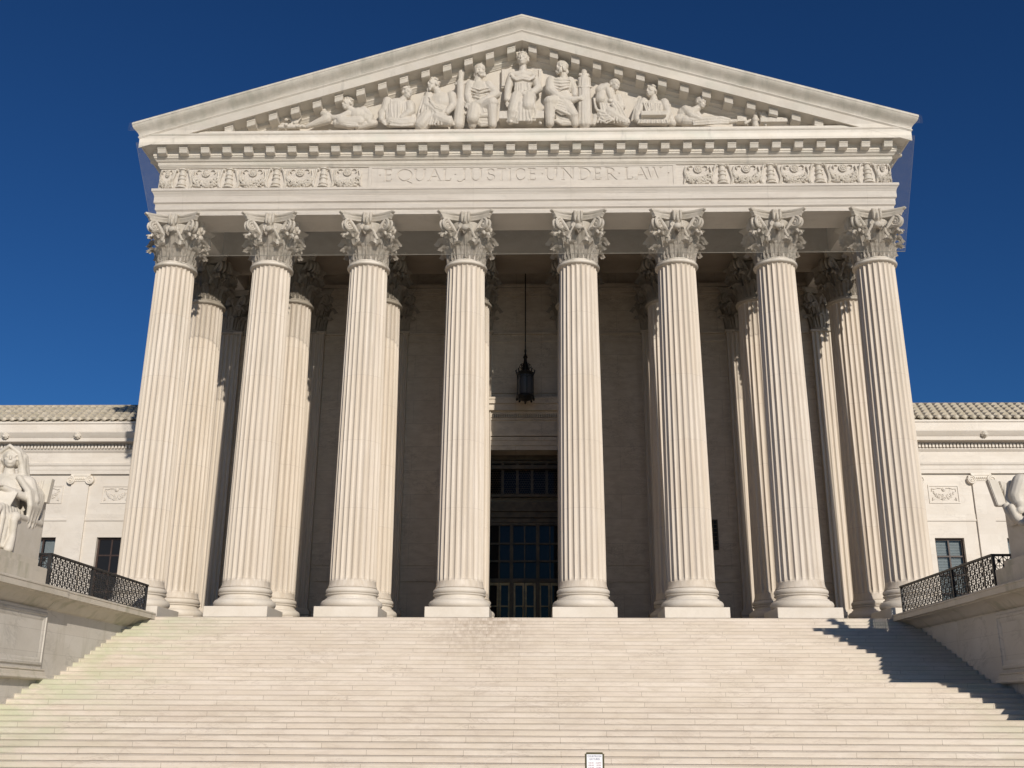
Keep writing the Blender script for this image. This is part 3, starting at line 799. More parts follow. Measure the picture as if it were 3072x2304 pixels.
for k in range(8): mb.box(7.75, 8.68, YW - .055, YW - .0305, 3.74 + k * .185, 3.77 + k * .185)
mb.build('grille_bar', M['bronze'], gr)
# body of the block behind and the floor under the columns
mb = MB(); mb.box(-14.8, 14.8, YW + 1.603, 40, 0, 19.5)
mb.build('hall_block', M['wing'], house)
mb = MB(); mb.box(-17.4, 17.4, -1.185, 12.4, -4.89, -.004)
mb.build('podium', M['wing'], house)
# ================================================================== WINGS
YG = 12.5
def wing(s):
    xa, xb = sorted((s * 14.9, s * 46.0))
    mb = MB()
    # wall with window openings
    WC = [20.87 + 3.52 * k for k in range(7)]; HW = .715
    edges = [14.9]
    for c in WC: edges += [c - HW, c + HW]
    edges.append(46.0)
    for i in range(0, len(edges), 2):
        x0, x1 = sorted((s * edges[i], s * edges[i + 1])); mb.box(x0, x1, YG, YG + .8, -4.89, 8.3)
    for c in WC:
        x0, x1 = sorted((s * (c - HW), s * (c + HW)))
        mb.box(x0, x1, YG, YG + .8, 5.08, 8.3); mb.box(x0, x1, YG, YG + .8, -4.89, 1.3)
    mb.box(xa, xb, YG + .802, YG + 9, -4.89, 10.9)
    w = mb.build('wing_wall', M['wing'], house)
    w['label'] = 'low side wing with ionic pilasters and dark windows, ' + ('partly in the shadow of the portico' if s < 0 else 'fully sunlit')
    mb = MB()                                              # belt course, architrave, frieze, cornice, attic
    mb.prism_x([(YG + .1, 5.90), (YG - .035, 5.90), (YG - .05, 5.93), (YG - .05, 5.99), (YG - .02, 6.02), (YG - .02, 6.28), (YG + .1, 6.28)], xa, xb)
    pr = [(0, 8.302), (-.14, 8.302), (-.14, 8.50), (-.16, 8.51), (-.16, 8.70), (-.20, 8.73), (-.23, 8.80), (-.23, 8.86), (-.14, 8.89), (-.14, 9.40), (-.17, 9.43), (-.22, 9.50), (-.24, 9.53), (-.24, 9.575), (-.21, 9.58), (-.21, 9.81),
          (-.30, 9.83), (-.34, 9.87), (-.66, 9.90), (-.66, 9.88), (-.70, 9.88), (-.70, 10.06), (-.72, 10.08), (-.76, 10.14), (-.84, 10.26), (-.87, 10.31), (-.87, 10.36), (0, 10.42)]
    mb.prism_x([(YG + .6 + (y if y else 0) - .6, z) for y, z in pr], xa, xb)
    mb.build('wing_cornice', M['wing'], w, smooth=25)
    mb = MB()
    n = int((46 - 15) / .175)
    for k in range(n):
        x = s * (15.1 + k * .175); mb.box(x - .055, x + .055, YG - .34, YG - .205, 9.60, 9.80)
    mb.build('dentil_band', M['wing'], w)
    mb = MB()
    mb.box(xa, xb, YG - .10, YG + .79, 10.36, 10.98); mb.box(xa, xb, YG - .16, YG + .788, 10.98, 11.08)
    mb.build('attic', M['wing'], w)
    for k in range(7):                                     # lion heads spouting from the cornice
        x = s * (22.93 + (k - 1) * 3.73)
        if abs(x) < 16: continue
        mb = MB(); c = Vector((x, YG - .80, 10.17))
        mb.ball(c, (.17, .12, .17), None, 12, 8); mb.ball(c + Vector((0, -.10, -.06)), (.085, .08, .07), None, 10, 6); mb.ball(c + Vector((0, -.08, .07)), (.12, .06, .05), None, 8, 6)
        for a in range(10):
            t = a * PI / 5; mb.ball(c + Vector((.15 * math.cos(t), .02, .15 * math.sin(t))), (.055, .06, .055), None, 6, 5)
        mb.build('lion_head', M['statue'], w, smooth=60)
    # pilasters with scrolled capitals
    for c in [22.76 + 3.52 * k for k in range(-1, 6)]:
        x = s * c
        if abs(x) < 16: continue
        mb = MB(); mb.box(x - .45, x + .45, YG - .10, YG + .1, -1, 7.98); p = mb.build('pilaster', M['wing'], w)
        p['label'] = 'flat pilaster with a scrolled capital'
        mb = MB(); mb.box(x - .50, x + .50, YG - .16, YG + .1, 8.20, 8.30); mb.box(x - .62, x + .62, YG - .13, YG + .05, 8.02, 8.198)
        mb.box(x - .46, x + .46, YG - .14, YG + .1, 7.93, 8.02)
        for q in range(7): mb.ball((x - .3 + q * .1, YG - .14, 8.05), (.045, .06, .075), None, 8, 6)
        for e in (-1, 1):
            cc = Vector((x + e * .50, YG - .10, 7.98)); pts = []; rad = []
            for i in range(30):
                t = i / 29; a = PI / 2 - e * t * 2.2 * 2 * PI * -1; rr = .22 * (1 - .82 * t)
                pts.append(cc + Vector((rr * math.cos(a), -.08, rr * math.sin(a)))); rad.append(.045 * (1 - .4 * t))
            mb.tube(pts, rad, 6); 
            mb.loft([[cc + Vector((.20 * math.cos(a), yy, .20 * math.sin(a))) for a in [i * PI / 8 for i in range(16)]] for yy in (-.07, .15)], True, True)
            mb.ball(cc + Vector((0, -.09, 0)), (.05, .04, .05), None, 8, 6)
        mb.build('ionic_capital', M['relief'], p, smooth=40)
    # relief panels with festoons above the windows
    for c in WC[:5]:
        x = s * c
        mb = MB()
        for a, b, z0, z1 in ((-.76, .76, 7.66, 7.74), (-.76, .76, 6.80, 6.86)): mb.box(x + a, x + b, YG - .035, YG + .05, z0, z1)
        for e in (-1, 1): x0, x1 = sorted((x + e * .70, x + e * .76)); mb.box(x0, x1, YG - .034, YG + .05, 6.861, 7.659)
        rp = mb.build('relief_panel', M['wing'], w)
        mb = MB(); rnd = random.Random(int(c * 10))
        for k in range(90):
            t = rnd.uniform(-1, 1); z = 7.50 - .52 * math.sqrt(1 - t * t * .98) * rnd.uniform(.45, 1)
            mb.ball((x + t * .52, YG - .015, z), (rnd.uniform(.03, .05), .035, .03), None, 6, 5)
        mb.loft([[(x + .58 * math.cos(a) * q, YG - .012 * (2 - q), 7.56 - .60 * math.sin(a) * q) for a in [PI * i / 16 for i in range(17)]] for q in (1, .9, .55)], False)
        mb.ball((x, YG - .02, 7.50), (.10, .05, .10), None, 12, 6); mb.ball((x, YG - .06, 7.50), (.04, .03, .04), None, 8, 5)
        for e in (-1, 1):
            mb.tube([(x + e * .12, YG - .02, 7.56), (x + e * .3, YG - .03, 7.58), (x + e * .45, YG - .03, 7.52), (x + e * .58, YG - .03, 7.54), (x + e * .60, YG - .02, 7.40)], [.02, .03, .03, .03, .015], 6)
            mb.tube([(x + e * .50, YG - .02, 7.0), (x + e * .60, YG - .03, 6.95), (x + e * .56, YG - .03, 7.1)], .02, 5)
        mb.build('festoon_relief', M['wing'], rp, smooth=60)
    # windows
    for i, c in enumerate(WC):
        x = s * c
        mb = MB()
        yb, yf = YG + .30, YG + .20
        mb.box(x - HW, x - HW + .09, yf, yb, 1.3, 5.08); mb.box(x + HW - .09, x + HW, yf, yb, 1.3, 5.08)
        mb.box(x - HW + .091, x + HW - .091, yf, yb, 4.98, 5.08); mb.box(x - HW + .091, x + HW - .091, yf, yb, 1.3, 1.42)
        mb.box(x - .035, x + .035, yf + .01, yb, 1.421, 4.979)
        for z in (4.2, 3.3, 2.4): mb.box(x - HW + .091, x + HW - .091, yf + .02, yb - .01, z - .035, z + .035)
        wf = mb.build('window', M['frame'], w)
        mb = MB(); mb.box(x - HW + .05, x + HW - .05, yb - .06, yb - .045, 1.35, 5.05)
        blind = s > 0 or i == 1; g = mb.build('pane', M['clear_glass'] if blind else M['glass'], wf)
        if s > 0 or i == 1:                                # drawn blinds close behind the glass
            mb = MB()
            nb = 44 if s > 0 else 30
            zt, zb = 4.97, (1.6 if s > 0 else 3.4)
            for q in range(nb):
                z = zt - (zt - zb) * q / nb
                for e in (-1, 1):
                    x0, x1 = sorted((x + e * .05, x + e * .60)); mb.box(x0, x1, yb + .06, yb + .07, z - (zt - zb) / nb * .8, z)
            mb.build('blind', M['blind'], wf)
            rb = MB(); rb.box(x - HW - .1, x + HW + .1, YG + .795, YG + .80, 1.2, 5.2); rb.build('room_back', M['iron'], wf)
    # tiled roof: rows of rounded cover tiles over flat pans
    mb = MB()
    r0y, r0z, ry, rz = YG - .12, 11.10, 4.6, 2.15
    mb.loft([[(x, r0y, r0z), (x, r0y + ry, r0z + rz), (x, r0y + ry + 5, r0z + rz - 1.5), (x, r0y + ry + 5, 10.5), (x, r0y + .2, 10.5)] for x in (xa, xb)], True, True)
    rows = 6; ncol = int(29 / .44)
    up = Vector((0, ry, rz)).normalized(); nn = Vector((0, -rz, ry)).normalized()
    for j in range(rows):
        for i in range(ncol):
            x = s * (15.3 + .44 * i + (.22 if j % 2 else 0)); 
            t0, t1 = j / rows, (j + 1.1) / rows
            p0 = Vector((x, r0y, r0z)) + Vector((0, ry, rz)) * t0 + nn * .10; p1 = Vector((x, r0y, r0z)) + Vector((0, ry, rz)) * min(1.02, t1) + nn * .0
            rr0, rr1 = .165, .12; N = 8
            ring0 = [p0 + Vector((rr0 * math.cos(a), 0, 0)) + nn * (rr0 * .85 * math.sin(a)) for a in [PI * k / N for k in range(N + 1)]]
            ring1 = [p1 + Vector((rr1 * math.cos(a), 0, 0)) + nn * (rr1 * .85 * math.sin(a)) for a in [PI * k / N for k in range(N + 1)]]
            mb.loft([ring0, ring1], True, True)
            if j == 0: mb.ball(p0 + nn * .05 + Vector((0, -.02, -.02)), (.12, .06, .11), None, 8, 6)
    mb.build('tiled_roof', M['tile'], w, smooth=40)
for s in (-1, 1): wing(s)

# ================================================================== STEPS AND GROUND
RISE, TREAD, LAND, YS0, NST = .14, .385, .85, -1.194, 35
prof = [(9.0, -.004)]
for i in range(1, NST + 1):
    y = YS0 - (i - 1) * TREAD - (LAND if i >= 18 else 0)
    zt, zb = -(i - 1) * RISE - .004, -i * RISE - .004
    prof += [(y, zt), (y, zb + .008), (y + .016, zb + .008), (y + .016, zb)]
prof += [(prof[-1][0] + .0, -5.4), (9.0, -5.4)]
mb = MB(); mb.prism_x(prof, -13.9, 13.9)
st = mb.build('steps', M['steps']); tag(st, 'broad flight of pale marble steps climbing to the columns', 'steps', kind='structure')
mb = MB(); mb.box(-1500, 1500, -1500, 1500, -5.2, -4.9)
tag(mb.build('plaza', M['plaza']), 'pale paved plaza at the foot of the steps', 'plaza', kind='structure')

# ================================================================== STAIR WALLS with statue pedestals
def coping_prof(e=0.0):
    return [(16.2, -.46), (13.71, -.46), (13.71, -.43), (13.66, -.41), (13.60, -.36), (13.50, -.24), (13.40, -.17), (13.28 - e, -.135), (13.26 - e, -.10), (13.15 - e, -.10), (13.15 - e, .055), (13.13 - e, .065), (13.13 - e, .10), (13.16 - e, .125), (13.22 - e, .14), (13.32, .16), (16.2, .16)]
def stair_wall(s):
    root = empty('stair_wall', (s * 15, -8, -4.9))
    tag(root, ('white marble stair wall on the shaded side, carrying the seated man' if s > 0 else 'sunlit white marble stair wall carrying the seated hooded woman'), 'wall', 'walls flanking the steps')
    off = (-s * 15, 8, 4.9)
    def X(pr): return [(s * x, z) for x, z in pr]
    mb = MB(); x0, x1 = sorted((s * 13.72, s * 16.0)); mb.box(x0, x1, -8.43, -1.2, -4.9, -.461)
    mb.build('wall_body', M['cheek'], root, loc=off)
    mb = MB()
    for a, b in ((-8.52, -6.6), (-6.596, -4.7), (-4.696, -3.1), (-3.096, -2.25), (-2.246, -1.22)): mb.prism_y(X(coping_prof()), a, b)
    mb.prism_y(X([(13.73, -.62), (13.5, -.62), (13.5, -.2), (13.73, -.2)]), -1.75, -1.22)
    mb.build('coping', M['coping'], root, smooth=25, loc=off)
    mb = MB(); x0, x1 = sorted((s * 13.66, s * 15.9)); mb.box(x0, x1, -12.75, -8.42, -4.9, -.462); x0, x1 = sorted((s * 13.62, s * 16.0)); mb.box(x0, x1, -13.2, -12.6, -4.9, -2.43); mb.box(x0, x1, -26.0, -13.2, -5.0, -4.3)
    ped = mb.build('pedestal', M['cheek'], root, loc=off)
    mb = MB(); mb.prism_y(X(coping_prof(.07)), -13.2, -8.54)
    # base moulding
    bpz = [(13.9, -2.42), (13.52, -2.42)] + [(13.48 - .035 * math.sin(PI * i / 6), -2.41 + .09 * i / 6) for i in range(7)] + [(13.52, -2.30), (13.53, -2.22), (13.58, -2.18)] + [(13.58 - .03 * math.sin(PI * i / 5), -2.17 + .05 * i / 5) for i in range(6)] + [(13.66, -2.11), (13.9, -2.10)]
    mb.prism_y(X(bpz), -13.25, -8.36)
    mb.build('moulding', M['coping'], ped, smooth=25)
    mb = MB()                                              # raised frame round the side panel
    fp = [(0, 0), (.03, 0), (.06, .045), (.12, .055), (.15, .03), (.19, .03), (.24, .012), (.27, 0)]
    ya, yb, za, zb = -12.6, -8.44, -2.06, -.50
    rings = []
    for y_, z_, dy, dz in ((yb, zb, -1, -1), (ya, zb, 1, -1), (ya, za, 1, 1), (yb, za, -1, 1), (yb, zb, -1, -1)):
        rings.append([(s * (13.657 - h), y_ + dy * t, z_ + dz * t) for t, h in fp])
    mb.loft(rings, False)
    mb.build('panel_frame', M['cheek'], ped, smooth=30)
    mb = MB()                                              # stepped block under the statue
    x0, x1 = sorted((s * 13.40, s * 15.9)); mb.box(x0, x1, -13.0, -9.4, .161, .62)
    x0, x1 = sorted((s * 13.46, s * 15.85)); mb.box(x0, x1, -12.95, -9.87, .62, .80)
    mb.build('statue_block', M['coping'], root, loc=off)
    return root
for s in (-1, 1): stair_wall(s)

# ================================================================== RAILINGS on the stair walls
def railing(s):
    xr = 13.42
    root = empty('iron_railing', (s * xr, -5.4, .16))
    tag(root, 'black lattice iron railing on the ' + ('left' if s < 0 else 'right') + ' stair wall, beside the ' + ('hooded woman statue' if s < 0 else 'statue holding a tablet'), 'railing', 'iron railings on the stair walls')
    off = (-s * xr, 5.4, -.16)
    Zb, Zt = .20, 1.06
    def lattice(p, q, z0, z1, n, rows):
        mb = MB(); p, q = Vector(p), Vector(q); d = q - p
        ch = (z1 - z0) / rows
        w = .018
        for i in range(n + 1):
            a = p + d * (i / n); mb.bar((a.x, a.y, z0), (a.x, a.y, z1), .024, .024, (1, 0, 0) if abs(d.y) > abs(d.x) else (0, 1, 0))
        for j in range(rows + 1): mb.bar((p.x, p.y, z0 + j * ch), (q.x, q.y, z0 + j * ch), .022, .022)
        for i in range(n):
            for j in range(rows):
                A, B = p + d * (i / n), p + d * ((i + 1) / n); zl, zh = z0 + j * ch, z0 + (j + 1) * ch
                c = (A + B) / 2
                upv = (1, 0, 0) if abs(d.y) > abs(d.x) else (0, 1, 0)
                mb.bar((A.x, A.y, zl), (B.x, B.y, zh), w, w, upv); mb.bar((A.x, A.y, zh), (B.x, B.y, zl), w, w, upv)
                mb.bar((c.x, c.y, zl), (c.x, c.y, zh), w * .8, w * .8, upv)
                mb.bar((A.x, A.y, (zl + zh) / 2), (B.x, B.y, (zl + zh) / 2), w * .8, w * .8)
                m = (zl + zh) / 2
                dn = d.normalized(); 
                mb.tube([(c.x + dn.x * .045 * math.cos(a), c.y + dn.y * .045 * math.cos(a), m + .045 * math.sin(a)) for a in [k * PI / 3 for k in range(7)]], .014, 4, False)
        return mb
    y1, y0, ym = -1.62, -9.30, -6.3
    for a, b, n in ((y1 - .04, ym + .05, 14), (ym - .05, y0 + .04, 9)):
        lattice((s * xr, a, 0), (s * xr, b, 0), Zb, Zt - .03, n, 3).build('lattice_panel', M['rail'], root, loc=off)
    lattice((s * (xr + .04), y0, 0), (s * 15.9, y0, 0), Zb, Zt - .03, 10, 3).build('lattice_panel', M['rail'], root, loc=off)
    for x, y in ((xr, y1), (xr, ym), (xr, y0), (15.9, y0)):
        mb = MB(); mb.box(s * x - .04, s * x + .04, y - .04, y + .04, .14, Zt - .031); mb.build('post', M['rail'], root, loc=off)
    mb = MB(); mb.box(s * xr - .055, s * xr + .055, y0 - .055, y1 + .055, Zt - .03, Zt + .025)
    x0, x1 = sorted((s * (xr + .056), s * 15.95)); mb.box(x0, x1, y0 - .054, y0 + .054, Zt - .03, Zt + .024)
    mb.build('handrail', M['rail'], root, loc=off)
for s in (-1, 1): railing(s)

# ================================================================== HANGING LANTERN
LX, LY = .11, 2.0
LPOS = at(1576, 1212, 6.2); root = empty('hanging_lantern', LPOS); root.scale = (1.04, 1.04, 1.103); tag(root, 'black iron lantern hanging on a long rod between the two middle columns', 'lantern')
off = (-LX, -LY, -8.9)
mb = MB(); mb.tube([(LX, LY, 11.15), (LX, LY, 15.4)], .026, 8); mb.build('rod', M['iron'], root, loc=off)
mb = MB()
mb.lathe([(.02, 11.3), (.05, 11.25), (.05, 11.18), (.03, 11.12), (.07, 11.0), (.11, 10.93), (.06, 10.86), (.07, 10.75), (.10, 10.68), (.13, 10.5), (.20, 10.36), (.30, 10.28), (.385, 10.24), (.40, 10.18), (.36, 10.12), (.10, 10.10)], 24, (LX, LY, 0))
for k in range(8):
    a = k * PI / 4; c, s_ = math.cos(a), math.sin(a)
    mb.tube([(LX + c * .38, LY + s_ * .38, 10.22), (LX + c * .42, LY + s_ * .42, 10.36), (LX + c * .36, LY + s_ * .36, 10.40)], [.03, .03, .012], 6)
    mb.tube([(LX + c * .16, LY + s_ * .16, 10.42), (LX + c * .26, LY + s_ * .26, 10.52), (LX + c * .22, LY + s_ * .22, 10.62), (LX + c * .12, LY + s_ * .12, 10.6)], .016, 5)
mb.build('crown', M['iron'], root, smooth=40, loc=off)
mb = MB()
for k in range(8):
    a = k * PI / 4 + .2; mb.bar((LX + .36 * math.cos(a), LY + .36 * math.sin(a), 9.28), (LX + .36 * math.cos(a), LY + .36 * math.sin(a), 10.14), .035, .035)
    b = a + PI / 4
    for z in (9.95,):
        mb.tube([(LX + .36 * math.cos(a + t * PI / 4), LY + .36 * math.sin(a + t * PI / 4), z + .12 * math.sin(PI * t)) for t in (0, .25, .5, .75, 1)], .012, 4)
mb.build('cage', M['iron'], root, loc=off)
mb = MB(); mb.lathe([(.32, 9.30), (.33, 9.32), (.33, 10.12), (.32, 10.13)], 32, (LX, LY, 0), cap=False); mb.build('glass', M['lamp_glass'], root, smooth=40, loc=off)
mb = MB()
mb.lathe([(.02, 8.90), (.04, 8.93), (.03, 8.97), (.09, 9.03), (.20, 9.07), (.34, 9.12), (.40, 9.18), (.40, 9.24), (.36, 9.28), (.05, 9.30)], 24, (LX, LY, 0))
for k in range(8):
    a = k * PI / 4; mb.ball((LX + .37 * math.cos(a), LY + .37 * math.sin(a), 9.10), (.05, .05, .07), None, 8, 6)
mb.build('bottom_bowl', M['iron'], root, smooth=40, loc=off)

# ================================================================== NOTICE SIGN at the foot of the steps
SX, SY = 1.80, -16.0
root = empty('notice_sign', (SX, SY, -4.9), R(-1)); tag(root, 'small framed notice of courtroom lecture times standing below the steps', 'sign')
mb = MB(); mb.box(-.20, .20, -.02, .03, -.0 + .12, .885)
bmesh.ops.bevel(mb.bm, geom=[e for e in mb.bm.edges if abs(e.verts[0].co.y - e.verts[1].co.y) > .03], offset=.03, segments=3, affect='EDGES')
mb.build('frame', M['sign_frame'], root)
mb = MB(); mb.box(-.162, .162, -.026, -.021, .16, .845); card = mb.build('card', M['sign_white'], root)
mb = MB(); mb.box(-.03, .03, .0, .04, .02, .12); mb.box(-.24, .24, -.2, .24, 0, .03); mb.build('stand', M['sign_frame'], root)
def text(body, size, x, z, mat, parent, xs=1.0):
    cu = bpy.data.curves.new('t', 'FONT'); cu.body = body; cu.size = size; cu.align_x = 'CENTER'; cu.extrude = .0006
    o = bpy.data.objects.new('t', cu); COL.objects.link(o)
    dg = bpy.context.evaluated_depsgraph_get(); me = bpy.data.meshes.new_from_object(o.evaluated_get(dg)); bpy.data.objects.remove(o)
    me.materials.clear(); me.materials.append(mat)
    return link_mesh('lettering', me, None, parent, (x, -.0275, z), (PI / 2, 0, 0), (xs, 1, 1))
text('COURTROOM', .052, 0, .79, M['ink_blue'], card, .85); text('LECTURES', .052, 0, .735, M['ink_blue'], card, .9)
for k, (a, b) in enumerate((('9:30 AM', '12:30 PM'), ('10:30 AM', '1:30 PM'), ('11:30 AM', '2:30 PM'), ('', '3:30 PM'))):
    if a: text(a, .038, -.075, .665 - k * .046, M['ink_red'], card, .8)
    text(b, .038, .078, .665 - k * .046, M['ink_red'], card, .8)

# ================================================================== BIRD NETS
def wires(mb, p, q, n, r, f=lambda t: t):
    pass
def net_panel(mb, A, B, C, D, pitch, r):
    """quad A-B (top), D-C (bottom) filled with twine both ways"""
    A, B, C, D = map(Vector, (A, B, C, D))
    nrm = (B - A).cross(D - A).normalized()
    def wire(p, q):
        d = (q - p).normalized(); a = d.cross(nrm) * r; b = nrm * r
        mb.loft([[x + a, x - a * .5 + b * .87, x - a * .5 - b * .87] for x in (p, q)], True, False)
    n = int((B - A).length / pitch)
    for i in range(n + 1): wire(A.lerp(B, i / n), D.lerp(C, i / n))
    m = max(2, int(max((D - A).length, (C - B).length) / pitch))
    for j in range(m + 1): wire(A.lerp(D, j / m), B.lerp(C, j / m))
mb = MB()
yt, yb = -1.66, -.98; zt, zb = 19.09, 14.28
P_, Q_ = (-15.9, yt, zt), (15.9, yt, zt)
net_panel(mb, P_, Q_, (15.22, yb, zb), (-14.75, yb, zb), .040, .0021)
mb.tube([(-15.9, yt, zt), (-14.75, yb, zb)], .004, 5); mb.tube([(15.9, yt, zt), (15.22, yb, zb)], .004, 5)
mb.tube([(-14.75, yb, zb), (15.22, yb, zb)], .010, 5)
for k in range(108): mb.ball((-14.7 + k * .277, yb, zb), .018, None, 5, 4)
net = mb.build('bird_net', M['net']); tag(net, 'fine bird netting hung from the cornice down over the column capitals', 'net')
mb = MB()
yp = -1.90
nrmw = .0020
def vw(x0, z0, x1, z1, r=nrmw):
    p, q = Vector((x0, yp + .0, z0)), Vector((x1, yp, z1)); d = (q - p).normalized(); a = d.cross(Vector((0, 1, 0))) * r; b = Vector((0, 1, 0)) * r
    mb.loft([[x + a, x - a * .5 + b * .87, x - a * .5 - b * .87] for x in (p, q)], True, False)
zb_ = 19.52
for k in range(-402, 403):
    x = k * .040; zt_ = 24.98 - SL * abs(x)
    if zt_ > zb_ + .03: vw(x, zb_, x, zt_)
z = zb_
while z < 24.9:
    xx = (24.98 - z) / SL; xx = min(xx, 16.2); vw(-xx, z, xx, z); z += .040
n2 = mb.build('bird_net', M['net']); tag(n2, 'fine bird netting stretched across the carved pediment', 'net')
# ================================================================== CARVED FIGURES IN THE PEDIMENT
class Fig:
    lift = .10
    def __init__(s, ox, oy, sc, base=-.60):
        s.ox, s.oy, s.sc, s.base = ox, oy, sc, base; s.k = 1 / sc / 72.0; s.mb = MB()
    def P(s, p): return at(s.ox + p[0] / s.sc, s.oy + p[1] / s.sc, s.base - p[2] * .72)
    def c(s, p, q, r0, r1=None): s.mb.capsule(s.P(p), s.P(q), r0 * s.k, (r1 if r1 else r0) * s.k)
    def ch(s, pts, rs):
        for i in range(len(pts) - 1): s.c(pts[i], pts[i + 1], rs[i], rs[i + 1])
    def e(s, p, r, rot=(0, 0, 0)): s.mb.ball(s.P(p), (r[0] * s.k, r[1] * s.k, r[2] * s.k), Euler([R(a) for a in rot]), 14, 10)
    def t(s, pts, r): s.mb.tube([s.P(p) for p in pts], [r * s.k] * len(pts) if not hasattr(r, '__len__') else [x * s.k for x in r], 7)
    def folds(s, A, B, n, r):
        for i in range(n):
            f = i / max(1, n - 1)
            up = s.lift + (.03 if i % 2 else 0)
            pts = [tuple(a[j] * (1 - f) + b[j] * f + (up if j == 2 else 0) for j in range(3)) for a, b in zip(A, B)]
            s.t(pts, r)
    def bx(s, x0, x1, y0, y1, d0, d1):
        a, b = s.P((x0, y0, d0)), s.P((x1, y1, d0)); yb = s.base - d1
        s.mb.box(min(a.x, b.x), max(a.x, b.x), yb, s.base - d0, min(a.z, b.z), max(a.z, b.z))
    def head(s, p, r, yaw=0, hair='short', beard=False, tilt=0):
        """skull, jaw, brow, nose, mouth, ears and hair; yaw 0 looks out of the wall, negative to the left"""
        c = s.P(p); k = s.k * r; q = Euler((R(tilt), 0, R(yaw)))
        def B(o, rr): s.mb.ball(c + q.to_matrix() @ (Vector(o) * k), tuple(x * k for x in rr), q, 12, 9)
        B((0, .05, .12), (.76, .92, .86)); B((0, -.22, -.42), (.58, .66, .58)); B((0, -.5, -.78), (.34, .3, .22))
        B((0, -.76, .22), (.5, .12, .08)); B((0, -.88, -.06), (.09, .15, .26)); B((0, -.93, -.22), (.13, .11, .10))
        B((0, -.84, -.50), (.26, .10, .06)); B((0, -.82, -.62), (.22, .10, .07))
        for e in (-1, 1):
            B((e * .28, -.70, .06), (.19, .14, .12)); B((e * .42, -.56, -.18), (.2, .16, .16)); B((e * .78, .05, -.12), (.1, .2, .28))
        if hair == 'short':
            for i in range(40):
                a = random.uniform(0, 2 * PI); z = random.uniform(.3, 1.0); rr = math.sqrt(max(0, 1 - (z / 1.08) ** 2))
                y_ = .08 + .95 * rr * math.sin(a)
                if y_ < -.45 and z < .62: continue
                B((.80 * rr * math.cos(a), y_, z * .92 + .12), (.19, .19, .15))
        if hair == 'helmet':
            B((0, .10, .30), (.90, 1.05, .86)); B((0, .12, 1.12), (.14, .75, .22))
            for e in (-1, 1): B((e * .72, -.1, -.42), (.16, .40, .52)); B((e * .62, .4, -.75), (.2, .3, .42))
        if hair == 'bald': B((0, .1, .22), (.80, .96, .82))
        if beard:
            for i in range(16): B((random.uniform(-.5, .5), -.62 + random.uniform(-.15, .15), random.uniform(-1.15, -.62)), (.2, .2, .24))
    def hand(s, p, d, r=14):
        """palm with five fingers; d is the px direction the fingers point"""
        x, y, z = p; n = math.hypot(d[0], d[1]) or 1; ux, uy = d[0] / n, d[1] / n
        s.e(p, (r * 1.25, r * .9, r * 1.25))
        for i in range(4):
            o = (i - 1.5) * r * .62; L = r * (2.3, 2.6, 2.5, 2.0)[i]
            a = (x + ux * r * .8 - uy * o, y + uy * r * .8 + ux * o, z + .01); b = (x + ux * L * .75 - uy * o, y + uy * L * .75 + ux * o, z + .015); c = (x + ux * L - uy * o, y + uy * L + ux * o, z - .03)
            s.c(a, b, r * .33, r * .3); s.c(b, c, r * .3, r * .24)
        s.c((x - uy * r * -1.0, y + ux * r * -1.0, z), (x + ux * r * 1.1 + uy * r * 1.5, y + uy * r * 1.1 - ux * r * 1.5, z + .02), r * .36, r * .3)
    def done(s, name, label, voxel=.019, sm=1, parent=None, mat='drape'):
        me = sculpt_mesh(name, s.mb, voxel, sm, .5, M[mat])
        o = link_mesh(name, me, None, parent); 
        if label: o['label'] = label
        return o
FA = lambda: Fig(880, 180, 3.687); FB = lambda: Fig(1480, 120, 3.687); FC = lambda: Fig(1920, 230, 4.424)

mb = MB(); mb.box(-9.2, 8.6, -.92, -.56, 19.6, 19.98); mb.box(-7.2, 7.4, -1.25, -.921, 19.6, 19.84)
mb.build('figure_ledge', M['relief'], pediment)
# ---- crowned woman enthroned in the middle
f = FB()
f.bx(88, 535, 352, 560, -.1, .14); f.bx(95, 130, 352, 540, .0, .20); f.bx(500, 535, 352, 560, .0, .20)
f.bx(70, 560, 880, 960, -.1, .60)
f.head((326, 222, .55), 84, -14, 'short')
for x, y in ((262, 160), (288, 138), (326, 122), (364, 138), (394, 166)):
    f.c((326 + (x - 326) * .75, 195, .55), (x, y - 20, .60), 24, 12)
f.t([(255, 195, .55), (280, 172, .68), (326, 165, .73), (372, 172, .68), (400, 198, .55)], 13)
f.c((326, 290, .5), (326, 360, .42), 42, 48)
f.ch([(205, 395, .38), (326, 385, .44), (445, 395, .38)], [46, 50, 46])
f.e((326, 470, .38), (118, 70, 110)); f.e((326, 560, .40), (100, 70, 90))
for e in (-1, 1): f.e((326 + e * 52, 445, .58), (44, 40, 42))
f.folds([(190, 385, .60), (250, 425, .66), (326, 408, .66), (400, 425, .66), (470, 388, .60)], [(200, 410, .58), (255, 445, .64), (326, 430, .66), (395, 445, .64), (462, 412, .58)], 2, 12)
f.folds([(240, 470, .56), (250, 560, .60), (265, 640, .62)], [(330, 480, .62), (325, 560, .64), (300, 640, .66)], 7, 8)
f.ch([(205, 405, .40), (165, 530, .45), (150, 660, .58)], [48, 44, 34]); f.hand((152, 705, .62), (.3, 1), 17)
f.ch([(452, 405, .40), (500, 540, .46), (420, 590, .66), (330, 600, .70)], [48, 48, 40, 28]); f.hand((270, 612, .72), (-1, .25), 17)
f.ch([(265, 640, .45), (215, 800, .80)], [80, 62]); f.ch([(215, 800, .80), (190, 900, .70)], [62, 40])
f.ch([(395, 640, .45), (385, 740, .85)], [85, 74]); f.ch([(385, 740, .82), (400, 890, .62)], [70, 42])
